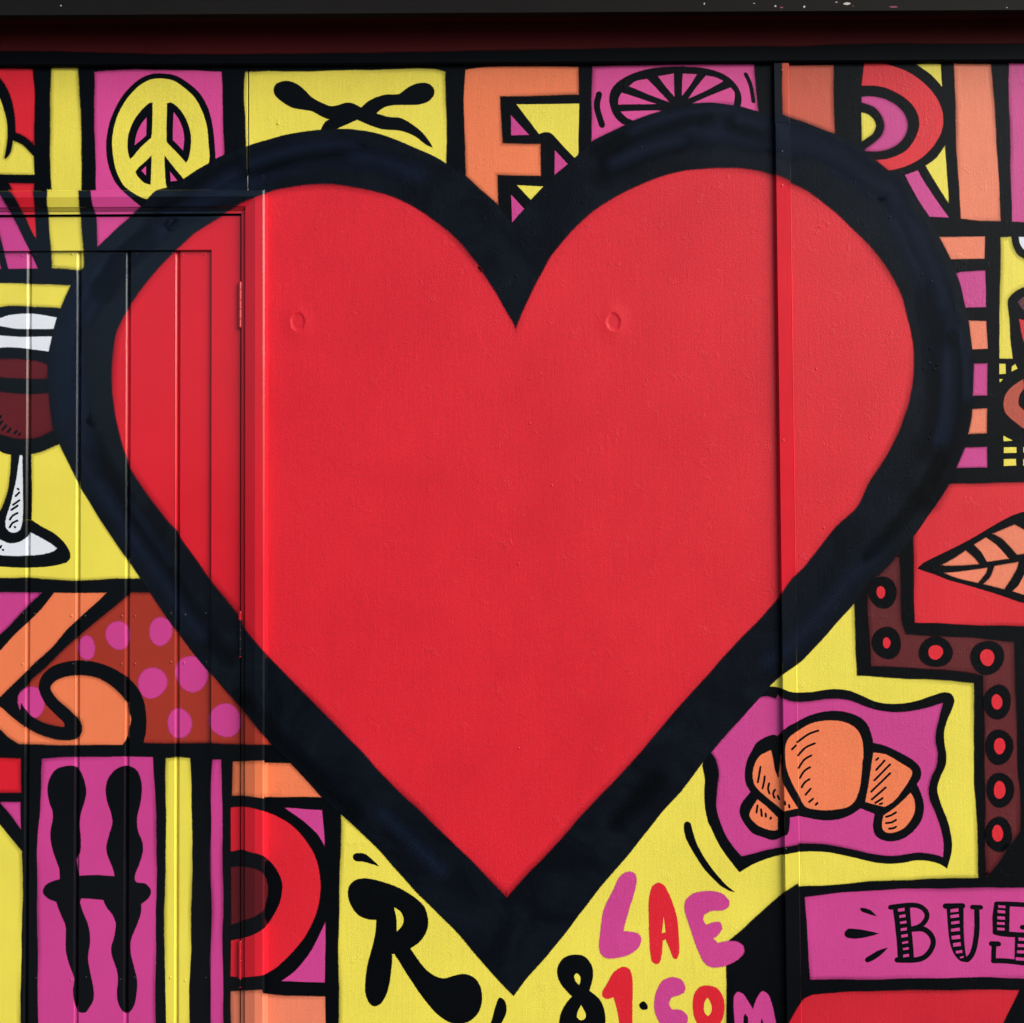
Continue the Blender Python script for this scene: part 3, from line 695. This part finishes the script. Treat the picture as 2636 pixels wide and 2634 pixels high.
sh("painted_glass_field", "yellow", 1, "E:225,1575c 300,1555 370,1525 425,1500c F:650,0 900,380 1000,518c 800,525 600,535 400,530 200,518 0,515 -220,512c -220,300c 0,110c 228,110c", 2.4)
sh("painted_glass_foot_outline", "black", 1.5, "F:232,112c 300,155 390,205 460,270 495,330 500,372 475,405 400,428 300,442 200,447 100,443 0,437 -220,425c -220,130c 0,100c", 1.8)
sh("painted_glass_foot", "white", 2, "F:215,195c 300,240 370,280 405,308c 380,330 300,352 200,360 100,362 0,355 -130,330c -130,255c 0,245 50,268 95,273 150,258 195,225", 2, "white foot of the painted wine glass")
sh("painted_glass_stem", "white", 2, "E:140,1580c 158,1580c 160,1700 165,1931 F:160,120 140,180 100,198 60,185 40,150 45,90 E:75,1931 110,1780 130,1650", 1.8, "white stem of the painted wine glass")
for p in ("E:125,1815 133,1820", "E:112,1868 138,1842", "E:92,1930 138,1897", "F:80,36 128,4", "F:70,105 90,76 125,57", "F:70,160 90,127 125,111", "F:104,156 108,160",
          "F:10,292 2,305", "F:20,318 24,321"):
    stroke("painted_hatch_line", "black", 2.5, 15, p, 0.9)

# ---- left: letter Z / S block with dots
sh("painted_letter_fill", "magenta", 1, "F:-220,622c 300,622c 215,700 150,770 60,865 0,920 -220,1130c", 2)
sh("painted_letter", "orange", 1, "F:385,625c 755,625c 690,690 570,795 480,880 380,1000 240,1130 0,1365c -220,1560c -220,1260c 0,1035 110,915 225,810 300,735", 2, "orange diagonal stroke of a painted letter")
sh("painted_dotted_field", "brick", 1, "F:935,625c 1075,625c 1250,880 1500,1200 1750,1480 1940,1705c 1500,1692 1010,1690c 460,1585c 300,1545 210,1485 135,1385c 220,1250 320,1160 440,1040 580,915 700,815 820,720", 3, "brick red ground with magenta dots")
for (cx, cy, rx, ry) in ((615, 1015, 64, 83), (840, 925, 88, 102), (1140, 898, 84, 100), (1082, 1264, 104, 110), (1362, 1200, 118, 128), (1275, 1550, 88, 105), (1600, 1530, 112, 122), (225, 1400, 98, 110)):
    oval("painted_dot", "magenta", 1.4, "F", cx, cy, rx, ry, 4.2)
sh("painted_swirl_outline", "black", 2, "F:275,1290 295,1220 350,1160 430,1122 560,1103 680,1118 800,1160 920,1235 985,1310 1025,1400 1040,1510 1035,1620 1015,1700c 800,1722c 300,1720c 140,1500c 150,1405c 210,1487 300,1545 430,1580 460,1570 450,1540 400,1490 330,1420 290,1350", 2)
sh("painted_letter", "orange", 3, "F:-220,1300c 0,1430 80,1500 170,1570 280,1630 400,1665 500,1670 560,1650 585,1600 575,1540 550,1510 480,1440 410,1380 365,1320 360,1290 400,1245 480,1217 580,1210 690,1230 790,1285 870,1360 910,1420 920,1470 933,1520 920,1580 900,1650 870,1702c 500,1705 135,1698c 60,1650 0,1590 -220,1450c", 2, "orange curl of a painted letter")

# ---- bottom left: letter H, bars, letter D
sh("painted_block", "red", 1, "G:-220,42c 148,52c 148,292c -220,300c", 2.4)
sh("painted_letter_fill", "magenta", 1, "G:-20,340c 0,360c 148,360c 148,552c 70,445", 2)
sh("painted_block", "yellow", 1, "G:-220,290c 0,525 80,620 158,710c 160,1000 155,1300 148,1600 145,2500c -220,2500c", 2)
sh("painted_block", "magenta", 1, "G:300,55c 560,40 1087,42c 1100,300 1112,600 1110,1000 1105,1500 1100,2500c 275,2500c 268,1400 265,1000 265,700 285,400", 2, "magenta block with the black letter H")
sh("painted_letter", "black", 2, "G:490,103 550,115 590,180 612,280 600,360 575,440 568,520 575,620 570,720 545,760 548,820 565,885c 620,880 700,878 815,888c 800,830 765,740 755,680 775,600 800,510 790,440 760,350 750,270 770,190 830,125 900,103 960,125 995,180 1007,270 995,380 975,470 980,560 1010,640 1015,710 990,800 960,870 957,910c 970,932 1030,940 1065,970 1073,1005 1050,1050 1005,1085c 1003,1150 970,1240 930,1340 928,1430 950,1520 975,1630 970,1730 950,1810 910,1860 870,1845 840,1790 832,1710 840,1620 830,1550 795,1450 790,1390 810,1320 823,1230 800,1160 760,1110 735,1055c 660,1048 580,1045c 570,1070 590,1140 625,1230 640,1340 625,1460 640,1560 665,1680 665,1760 640,1810 605,1855 560,1850 530,1790 520,1700 527,1610 495,1520 468,1420 468,1310 465,1240 430,1150 400,1070c 350,1050 315,1020 305,990 325,950 370,925 425,910c 420,840 390,750 365,660 360,580 375,490 375,430 350,360 337,280 350,200 400,130", 1.8, "black wavy letter H")
sh("painted_bar", "yellow", 1, "G:1180,48c 1270,43 1350,50c 1358,150 1358,400 1367,600 1360,1000 1355,1400 1345,1700 1345,2500c 1180,2500c 1178,1700 1168,1400 1172,1000 1182,550 1175,300", 2, "yellow bar beside the letter H")
sh("painted_bar", "magenta", 1, "G:1508,58c 1568,58c 1578,300 1578,650 1585,1000 1580,1350 1595,2500c 1500,2500c 1495,1700 1490,1500 1503,1300 1502,1050 1495,930 1492,700 1500,500 1495,300", 2, "thin magenta bar on the door edge")
sh("painted_block", "orange", 1, "H:0,75c 218,65c 222,80c 408,85c 630,327c 222,322c 218,332c 80,318 -5,315c", 2.2)
sh("painted_letter", "red", 1, "H:-15,405c 0,400 85,395 217,425 300,455 420,530 520,640 590,770 620,930 615,1050 580,1180 500,1330 400,1450 300,1540 215,1590c 80,1605 -15,1600c", 2.2, "red bowl of a painted letter D")
sh("painted_letter_ring", "black", 2, "H:-20,715c 0,710 60,700 130,720 210,740 290,810 340,900 350,970 335,1060 290,1160 220,1255 150,1300 80,1325 -20,1345c", 1.8)
sh("painted_letter_counter", "maroon", 3, "H:-15,825c 60,820 150,835 210,865 235,920 247,990 235,1060 215,1130 140,1180 80,1200 -10,1230c", 2.4)
sh("painted_letter_shade", "magenta", 1, "H:365,402c 632,418c 645,560 650,675c 600,590 500,495", 1.8)
sh("painted_letter_shade", "magenta", 1, "H:655,1210c 655,1400 652,1642c 345,1632c 440,1560 540,1440 610,1310", 1.8)
sh("painted_block", "coral", 1, "H:-15,1705c 205,1695c 215,1720 400,1735 655,1745c 660,2500c -15,2500c", 2.2)

# ---- frieze: black lower band with a wavering sprayed edge; fascia chips
sh("painted_band", "soffit", 1, "N:-900,134c -400,131 0,131 180,133 420,139 650,139 900,136 1100,133 1300,129 1500,126 1700,122 1900,119 2050,119 2180,114 2300,112 2500,113 3600,106c 3600,-40c -900,-40c", 5, "dark maroon sprayed band")
sh("worn_edge", "chip_white", 6, "N:636.6,455c 638.2,452c 639.4,470c 639.6,490c 637.4,490c", 0.4)  # white highlight along the board seam, painted on as bare-edge slivers
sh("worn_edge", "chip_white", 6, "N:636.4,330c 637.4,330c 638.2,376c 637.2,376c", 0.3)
for (cx, cy, w, h, c) in ((2180, 10, 15, 3.2, 'chip_white'), (2011, 20, 6, 2.4, 'chip_pink'), (1996, 16, 3, 3, 'chip_white'), (2070, 18, 3.5, 3.5, 'chip_white'), (2300, 18, 14, 2.5, 'chip_pink'),
                          (2153, 6, 3, 1.5, 'chip_white'), (157, 15, 2.6, 1.8, 'chip_white'),
                          (1813, 10, 1.8, 3, 'chip_white'), (2592, 20, 2, 1.5, 'chip_white'), (1941, 9, 3, 1.2, 'chip_white'), (2196, 16, 2.4, 1.6, 'chip_pink')):
    rnd = random.Random(int(cx))
    pts = " ".join("%.1f,%.1fc" % (cx + w * rnd.uniform(0.6, 1.15) * math.cos(a), cy + h * rnd.uniform(0.6, 1.2) * math.sin(a)) for a in [2 * math.pi * k / 8 for k in range(8)])
    sh("paint_chip", c, 1, "N:" + pts, 0.5)

# ------------------------------------------------------------------ turn the outlines into coats of paint on the boards
def cr_pts(p0, p1, p2, p3, n):
    out = []
    for k in range(n):
        t = k / n
        t2, t3 = t * t, t * t * t
        out.append((0.5 * (2 * p1[0] + (p2[0] - p0[0]) * t + (2 * p0[0] - 5 * p1[0] + 4 * p2[0] - p3[0]) * t2 + (3 * p1[0] - p0[0] - 3 * p2[0] + p3[0]) * t3),
                    0.5 * (2 * p1[1] + (p2[1] - p0[1]) * t + (2 * p0[1] - 5 * p1[1] + 4 * p2[1] - p3[1]) * t2 + (3 * p1[1] - p0[1] - 3 * p2[1] + p3[1]) * t3)))
    return out

def lim(pa, pb, ref):
    """shorten a far neighbour so uneven spacing does not overshoot"""
    dx, dy = pa[0] - pb[0], pa[1] - pb[1]
    d = math.hypot(dx, dy)
    if d > ref > 0:
        return (pb[0] + dx * ref / d, pb[1] + dy * ref / d)
    return pa

def smooth_closed(pts):
    n = len(pts)
    out = []
    for i in range(n):
        p1, p2 = pts[i], pts[(i + 1) % n]
        p0, p3 = pts[i - 1], pts[(i + 2) % n]
        d = math.hypot(p2[0] - p1[0], p2[1] - p1[1])
        if p1[2] and p2[2]:
            m = max(1, min(12, int(d / 40)))
            for k in range(m):
                out.append((p1[0] + (p2[0] - p1[0]) * k / m, p1[1] + (p2[1] - p1[1]) * k / m))
            continue
        a = p1 if p1[2] else lim(p0, p1, d)
        b = p2 if p2[2] else lim(p3, p2, d)
        out += cr_pts(a, p1, p2, b, max(2, min(12, int(d / 6))))
    return out

def stroke_poly(pts, w):
    n = len(pts)
    line = []
    for i in range(n - 1):
        p1, p2 = pts[i], pts[i + 1]
        p0 = pts[i - 1] if i > 0 else p1
        p3 = pts[i + 2] if i + 2 < n else p2
        d = math.hypot(p2[0] - p1[0], p2[1] - p1[1])
        line += cr_pts(p0, p1, p2, p3, max(2, min(8, int(d / 6))))
    line.append(pts[-1][:2])
    r = w / 2
    L, R = [], []
    m = len(line)
    for i, p in enumerate(line):
        a, b = line[max(0, i - 1)], line[min(m - 1, i + 1)]
        dx, dy = b[0] - a[0], b[1] - a[1]
        d = math.hypot(dx, dy) or 1
        nx, ny = -dy / d, dx / d
        L.append((p[0] + nx * r, p[1] + ny * r)); R.append((p[0] - nx * r, p[1] - ny * r))
    def cap(p, q):
        ang = math.atan2(p[1] - q[1], p[0] - q[0])
        return [(p[0] + r * 0.9 * math.cos(ang + t), p[1] + r * 0.9 * math.sin(ang + t)) for t in (-0.9, -0.3, 0.3, 0.9)]
    e = cap(line[-1], line[-2])
    s = cap(line[0], line[1])
    # order: along L, round the end, back along R, round the start
    if math.hypot(e[0][0] - L[-1][0], e[0][1] - L[-1][1]) > math.hypot(e[-1][0] - L[-1][0], e[-1][1] - L[-1][1]):
        e.reverse()
    if math.hypot(s[0][0] - R[0][0], s[0][1] - R[0][1]) > math.hypot(s[-1][0] - R[0][0], s[-1][1] - R[0][1]):
        s.reverse()
    return L + e + R[::-1] + s

def area(p):
    return 0.5 * sum(p[i][0] * p[(i + 1) % len(p)][1] - p[(i + 1) % len(p)][0] * p[i][1] for i in range(len(p)))

def clean(p):
    out = []
    for q in p:
        if not out or math.hypot(q[0] - out[-1][0], q[1] - out[-1][1]) > 0.25:
            out.append(q)
    if math.hypot(out[0][0] - out[-1][0], out[0][1] - out[-1][1]) < 0.25:
        out.pop()
    return out

def offset(p, d):
    n = len(p)
    out = []
    for i in range(n):
        a, b, c = p[i - 1], p[i], p[(i + 1) % n]
        d1 = math.hypot(b[0] - a[0], b[1] - a[1]); d2 = math.hypot(c[0] - b[0], c[1] - b[1])
        n1 = ((b[1] - a[1]) / d1, -(b[0] - a[0]) / d1); n2 = ((c[1] - b[1]) / d2, -(c[0] - b[0]) / d2)
        mx, my = n1[0] + n2[0], n1[1] + n2[1]
        l2 = mx * mx + my * my
        if l2 < 0.5:
            k = 1.4 / math.sqrt(max(l2, 1e-6))
        else:
            k = 2.0 / l2
        out.append((b[0] + mx * k * d, b[1] + my * k * d))
    return out

BIG = ('painted_heart', 'painted_heart_outline', 'painted_block', 'painted_bar', 'painted_square', 'painted_letter_fill', 'painted_glass_field',
       'painted_dotted_field', 'painted_studded_frame', 'painted_ladder_square', 'painted_pillow', 'painted_wine', 'painted_leaf_cell')
MIST = {'painted_heart': 16, 'painted_block': 11, 'painted_bar': 10, 'painted_square': 8, 'painted_letter_fill': 7, 'painted_glass_field': 8,
        'painted_dotted_field': 9, 'painted_studded_frame': 12, 'painted_pillow': 7, 'painted_wine': 12, 'painted_ladder_square': 5, 'painted_leaf_cell': 4}
def build_tris(s):
    if 'stroke' in s:
        p = stroke_poly(s['pts'], s['stroke'])
    else:
        p = smooth_closed(s['pts'])
    p = clean(p)
    if area(p) < 0:
        p.reverse()
    # a hand-sprayed edge is never ruler straight
    if s['name'] not in ('paint_chip', 'worn_edge') and 'raw' not in s:
        rnd = random.Random(len(p) * 31 + int(p[0][0]))
        w1, w2 = rnd.uniform(0, 6), rnd.uniform(0, 6)
        amp = 0.8 if s['name'] in BIG else 0.4
        p = [(x + amp * (math.sin(y / 31.0 + w1) + 0.35 * math.sin(y / 11.0 + w2)), y + amp * (math.sin(x / 29.0 + w2) + 0.35 * math.sin(x / 12.0 + w1))) for x, y in p]
    s['poly'] = p
    f = s['f']
    inner = offset(p, -f)
    outer = offset(p, f)
    n = len(p)
    tris = []
    res = delaunay_2d_cdt([Vector(q) for q in inner], [], [list(range(n))], 1, 1e-3)
    vs_ = res[0]
    for fc in res[2]:
        for k in range(1, len(fc) - 1):
            tris.append(tuple((vs_[i].x, vs_[i].y, 1.0) for i in (fc[0], fc[k], fc[k + 1])))
    for i in range(n):
        j = (i + 1) % n
        a, b = inner[i] + (1.0,), inner[j] + (1.0,)
        c, d = outer[j] + (0.0,), outer[i] + (0.0,)
        tris.append((a, b, c)); tris.append((a, c, d))
    s['n_coat'] = len(tris)
    m = MIST.get(s['name'], 9 if s['name'] == 'painted_letter' and s['color'] in ('orange', 'coral') else 0)
    if m:
        # black overspray that drifted over the rim while the outlines were sprayed
        rn_ = random.Random(n)
        ph_ = rn_.uniform(0, 6)
        deep = offset(p, -m)
        for i in range(n):
            j = (i + 1) % n
            hi = [0.55 + 0.45 * math.sin(q[0] / 90.0 + q[1] / 70.0 + ph_) for q in (p[i], p[j])]
            a, b = deep[i] + (0.0,), deep[j] + (0.0,)
            c, d = p[j] + (max(0.08, hi[1]),), p[i] + (max(0.08, hi[0]),)
            tris.append((a, b, c)); tris.append((a, c, d))
    return tris

def clip(poly, conv):
    """poly: [(x, z, e)] against convex ccw polygon"""
    out = poly
    m = len(conv)
    for i in range(m):
        ax, az = conv[i]; bx, bz = conv[(i + 1) % m]
        ex, ez = bx - ax, bz - az
        if abs(ex) + abs(ez) < 1e-9:
            continue
        inp, out = out, []
        if not inp:
            return []
        prev = inp[-1]
        dp = ex * (prev[1] - az) - ez * (prev[0] - ax)
        for cur in inp:
            dc = ex * (cur[1] - az) - ez * (cur[0] - ax)
            if (dc >= 0) != (dp >= 0):
                t = dp / (dp - dc)
                out.append((prev[0] + (cur[0] - prev[0]) * t, prev[1] + (cur[1] - prev[1]) * t, prev[2] + (cur[2] - prev[2]) * t))
            if dc >= 0:
                out.append(cur)
            prev, dp = cur, dc
    return out

STEP = 0.00016
# brush strokes of the second black coat, following the heart's outline band
ol = next(s for s in S if s['name'] == 'painted_heart_outline')
ht = next(s for s in S if s['name'] == 'painted_heart')
bp_ = clean(smooth_closed(ol['pts']))
if area(bp_) < 0:
    bp_.reverse()
rb = random.Random(21)
def arc_from(i0, length):
    out, d, i = [bp_[i0]], 0.0, i0
    while d < length:
        j = (i + 1) % len(bp_)
        d += math.hypot(bp_[j][0] - bp_[i][0], bp_[j][1] - bp_[i][1])
        out.append(bp_[j]); i = j
    return out
made = 0
while made < 66:
    i0 = rb.randrange(len(bp_))
    seg = arc_from(i0, rb.uniform(140, 520))
    if any(math.hypot(q[0] - 1322, q[1] - 2565) < 190 or math.hypot(q[0] - 1316, q[1] - 577) < 230 for q in seg):
        continue
    ymid = seg[len(seg) // 2][1]
    if rb.random() > (1.0 if ymid < 1200 else 0.25):
        continue
    dep = rb.uniform(22, 88)
    drift = rb.uniform(-14, 14)
    pts = []
    step = max(1, len(seg) // 9)
    ids = list(range(1, len(seg) - 1, step))
    for k, q in enumerate(ids):
        a, b = seg[q - 1], seg[q + 1]
        dx, dy = b[0] - a[0], b[1] - a[1]
        d = math.hypot(dx, dy)
        if d < 1e-6:
            continue
        dd = dep + drift * k / max(1, len(ids) - 1)
        pts.append((seg[q][0] - dy / d * dd, seg[q][1] + dx / d * dd, False))
    if len(pts) < 3:
        continue
    w = rb.uniform(20, 46)
    S.append(dict(name='brush_stroke', color='navy_stroke' if rb.random() < 0.62 else 'black', layer=4.15 + 0.012 * made, f=w * 0.46, stroke=w, pts=pts, label=None, raw=True))
    made += 1
for i_, s in enumerate(S):
    s['layer'] += (i_ % 11) * 0.025          # no two coats share a plane
    s['tris'] = build_tris(s)
    xs = [v[0] for t in s['tris'] for v in t]; ys = [v[1] for t in s['tris'] for v in t]
    s['bb'] = (min(xs), min(ys), max(xs), max(ys))

def fascia_only(s):
    return s['name'] == 'paint_chip'
def frieze_only(s):
    return s['name'] == 'painted_band'
for part in PARTS:
    isf = part.obj is fas
    isz = part.obj is FRIEZE
    org = parent_world(part.obj)
    for s in S:
        if isf != fascia_only(s) or isz != frieze_only(s):
            continue
        sb, pb = s['bb'], part.bb
        if sb[2] < pb[0] or sb[0] > pb[2] or sb[3] < pb[1] or sb[1] > pb[3]:
            continue
        verts, faces, edge, idx, mist = [], [], [], {}, []
        tot = 0.0
        for fc in part.facets:
            fb = fc.bb
            if sb[2] < fb[0] or sb[0] > fb[2] or sb[3] < fb[1] or sb[1] > fb[3]:
                continue
            off = fc.n * (STEP * (s['layer'] + 0.6))
            cache = {}
            for ti, t in enumerate(s['tris']):
                is_mist = ti >= s['n_coat']
                if max(t[0][0], t[1][0], t[2][0]) < fb[0] or min(t[0][0], t[1][0], t[2][0]) > fb[2] or \
                   max(t[0][1], t[1][1], t[2][1]) < fb[1] or min(t[0][1], t[1][1], t[2][1]) > fb[3]:
                    continue
                w = []
                for v in t:
                    k = (v[0], v[1])
                    if k not in cache:
                        q = fc.project(v[0], v[1]); cache[k] = (q.x, q.z)
                    w.append(cache[k] + (v[2],))
                c = clip(w, fc.poly)
                if len(c) < 3:
                    continue
                ar = abs(area([(q[0], q[1]) for q in c]))
                if ar < 1e-10:
                    continue
                tot += ar
                ids = []
                for q in c:
                    key = (round(q[0], 6), round(q[1], 6), round(q[2], 3), id(fc), is_mist)
                    if key not in idx:
                        idx[key] = len(verts)
                        verts.append(Vector((q[0], fc.y_at(q[0], q[1]), q[1])) + (off + fc.n * 0.00002 if is_mist else off))
                        edge.append(q[2])
                    ids.append(idx[key])
                ids = [a for k, a in enumerate(ids) if a != ids[k - 1]]
                if len(ids) >= 3:
                    a3 = ids
                    p0, p1, p2 = verts[a3[0]], verts[a3[1]], verts[a3[2]]
                    if (p1 - p0).cross(p2 - p0).y > 0:
                        ids = ids[::-1]
                    faces.append(ids)
                    mist.append(is_mist)
        if tot < (6.0e-5 if s['name'] == 'brush_stroke' else 2.0e-6):
            continue
        if s['name'] == 'brush_stroke':
            # a stroke that a joint cuts in two becomes two strokes
            root = list(range(len(verts)))
            def find(k):
                while root[k] != k:
                    root[k] = root[root[k]]; k = root[k]
                return k
            near = {}
            for k, vv in enumerate(verts):
                kk = (round(vv.x, 3), round(vv.z, 3))
                if kk in near:
                    root[find(k)] = find(near[kk])
                near[kk] = k
            for fcs in faces:
                for k in fcs[1:]:
                    root[find(k)] = find(fcs[0])
            isl = {}
            for fcs in faces:
                isl.setdefault(find(fcs[0]), []).append(fcs)
            for grp in isl.values():
                used = sorted({k for fcs in grp for k in fcs})
                if len(used) < 12:
                    continue
                mp_ = {k: q for q, k in enumerate(used)}
                mesh_obj(s['name'], [verts[k] for k in used], [[mp_[k] for k in fcs] for fcs in grp], paint(s['color'], part.finish, True, 0.62),
                         part.obj, edge=[edge[k] for k in used])
            continue
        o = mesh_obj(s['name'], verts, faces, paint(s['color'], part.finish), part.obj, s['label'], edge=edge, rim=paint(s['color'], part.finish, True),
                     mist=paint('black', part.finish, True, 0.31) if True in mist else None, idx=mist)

def inside(p, x, y):
    r = False
    n = len(p)
    for i in range(n):
        a, b = p[i], p[i - 1]
        if (a[1] > y) != (b[1] > y) and x < (b[0] - a[0]) * (y - a[1]) / (b[1] - a[1]) + a[0]:
            r = not r
    return r
def color_at(x, y):
    best, col = -1, 'black'
    for s in S:
        if s['layer'] >= best and s['bb'][0] < x < s['bb'][2] and s['bb'][1] < y < s['bb'][3] and inside(s['poly'], x, y):
            best, col = s['layer'], s['color']
    return col

# ------------------------------------------------------------------ hinges, nails, filled holes
def lathe_z(cx, cy, prof, n=14):
    v, f = [], []
    for (r, z) in prof:
        for k in range(n):
            a = 2 * math.pi * k / n
            v.append((cx + r * math.cos(a), cy + r * math.sin(a), z))
    for i in range(len(prof) - 1):
        for k in range(n):
            k2 = (k + 1) % n
            f.append((i * n + k, i * n + k2, (i + 1) * n + k2, (i + 1) * n + k))
    f.append(tuple(range(n - 1, -1, -1)))
    f.append(tuple(range((len(prof) - 1) * n, len(prof) * n)))
    return v, f
for (y0, y1, lab) in ((727, 843, "red painted top hinge"), (1575.5, 1690, "hinge half red, half black"), (2424, 2540, "bottom hinge, red with black lower end")):
    hx, hy = X(618.3, -0.006, (y0 + y1) / 2), -0.0052
    zt, zb_ = Z(y0, hy, 618), Z(y1, hy, 618)
    R = 0.0041
    v, f = lathe_z(hx, hy, [(R * 0.35, zb_ - 0.0022), (R * 0.75, zb_ - 0.0012), (R * 0.8, zb_ + 0.001), (R * 0.6, zb_ + 0.002), (R * 0.6, zt - 0.002), (R * 0.8, zt - 0.001), (R * 0.75, zt + 0.001), (R * 0.35, zt + 0.002)])
    col_t = color_at(618, y0 + 6); col_b = color_at(618, y1 - 6)
    hg = mesh_obj("hinge", v, f, paint(col_t, 'door'), door, lab, smooth=True)
    cuts = [0, 0.182, 0.40, 0.60, 0.82, 1.0]
    for i in range(5):
        a, b = zt + (zb_ - zt) * cuts[i], zt + (zb_ - zt) * cuts[i + 1]
        g = 0.0004
        v, f = lathe_z(hx, hy, [(R * 0.93, b + g), (R, b + g + 0.0005), (R, a - g - 0.0005), (R * 0.93, a - g)])
        cc = color_at(620, y0 + (y1 - y0) * (cuts[i] + cuts[i + 1]) / 2)
        mesh_obj("knuckle", v, f, paint(cc, 'door'), hg)
    for sgn in (-1, 1):
        x0, x1 = (hx - 0.0035, hx + 0.0005) if sgn < 0 else (hx - 0.0005, hx + 0.0030)
        v, f = box(x0, x1, hy + 0.001, 0.0035, zb_ + 0.0012, zt - 0.0012)
        mesh_obj("leaf_plate", v, f, paint(color_at(612, (y0 + y1) / 2), 'door'), hg)

def dome(name, px, py, y, r, h, parent, finish, squash=1.0, col=None):
    c = pt(px, py, y)
    v, f = [], []
    n = 10
    for (rr, hh) in ((r, 0.0), (r * 0.85, h * 0.6), (r * 0.45, h)):
        for k in range(n):
            a = 2 * math.pi * k / n
            v.append((c.x + rr * math.cos(a), y - hh - 0.0009, c.z + rr * squash * math.sin(a)))
    for i in range(2):
        for k in range(n):
            k2 = (k + 1) % n
            f.append((i * n + k, i * n + k2, (i + 1) * n + k2, (i + 1) * n + k))
    f.append(tuple(range(2 * n, 3 * n)))
    return mesh_obj(name, v, f, paint(col or color_at(px, py), finish), parent, smooth=True)
plank_for = lambda x: min(PLANKS, key=lambda p: abs(sum((p.matrix_basis @ v.co).x + parent_world(p.parent).x for v in p.data.vertices) / len(p.data.vertices) - x))
rn = random.Random(3)
for row in (655, 1583, 1706, 2520):
    for g in (545, 457.5, 329.5, 202, 73.5):
        for s_ in (-17, 17):
            px = g + s_ + rn.uniform(-3, 3)
            py = row + rn.uniform(-4, 4)
            if px > 535:
                continue
            c = pt(px, py, PF)
            dome("nail_head", px, py, PF, 0.0021, 0.0007, plank_for(c.x), 'door', 1.3)
boards = [p.obj for p in PARTS if p.obj.name.startswith("wall_board")]
for (px, py, b) in ((678, 455, 0), (689, 475, 0), (716, 318, 0), (1334, 1451, 0), (1335, 1926, 0), (1364, 1091, 0), (1420, 1250, 0), (622, 285, 1), (1050, 470, 0), (1650, 380, 0), (1500, 520, 0),
                    (2100, 950, 2), (2120, 1360, 2), (2372, 707, 2), (2398, 725, 2), (2391, 1130, 2), (2110, 585, 2), (2200, 470, 2), (2290, 560, 2), (1330, 712, 0), (1245, 563, 0)):
    dome("screw_head", px, py, 0.0, 0.0026, 0.0009, boards[b], 'board')
for (px, py, so) in ((2014, 181, STRIP_TOP), (2012, 390, STRIP_TOP), (2013, 478, STRIP_LOW), (2016, 1134, STRIP_LOW), (2022, 2186, STRIP_LOW)):
    dome("screw_head", px, py, -0.010, 0.0026, 0.0009, STRIP_LOW if py > 320 else STRIP_TOP, 'door')

def filled_hole(px, py, rx, ry, board, col):
    """a plugged bolt hole under the paint: low outer swell, sharp inner rim, sunken middle"""
    c = pt(px, py, 0)
    k = 2.503 / FPX
    n = 28
    v, f = [], []
    rnd = random.Random(int(px))
    wob = [1 + rnd.uniform(-0.09, 0.09) for _ in range(n)]
    y0 = -0.0009
    rnd.shuffle(wob)
    prof = ((2.7, -0.00005), (2.0, 0.0002), (1.4, 0.0007), (1.08, 0.0012), (0.98, 0.00115), (0.86, 0.0001), (0.55, 0.00006))
    for (q, h) in prof:
        for i in range(n):
            a = 2 * math.pi * i / n
            w = 1 + (wob[i] - 1) * (1 if 0.8 < q < 1.3 else 0.3)
            v.append((c.x + rx * k * q * w * math.cos(a), y0 - h, c.z + ry * k * q * w * math.sin(a)))
    for r in range(len(prof) - 1):
        for i in range(n):
            j = (i + 1) % n
            f.append((r * n + i, r * n + j, (r + 1) * n + j, (r + 1) * n + i))
    f.append(tuple(range((len(prof) - 1) * n, len(prof) * n)))
    mesh_obj("filled_hole", v, f, paint(col, 'board'), board, "round plugged hole under the paint", smooth=True)
filled_hole(767, 829, 19, 25, boards[0], 'red')
filled_hole(1579, 829, 19, 25, boards[0], 'red')
for (px, py) in ((2378, 949), (2393, 935), (2404, 952), (2394, 898), (2412, 940)):
    dome('paint_lump', px, py, 0.0, 0.0034, 0.0011, boards[2], 'board', 0.7)
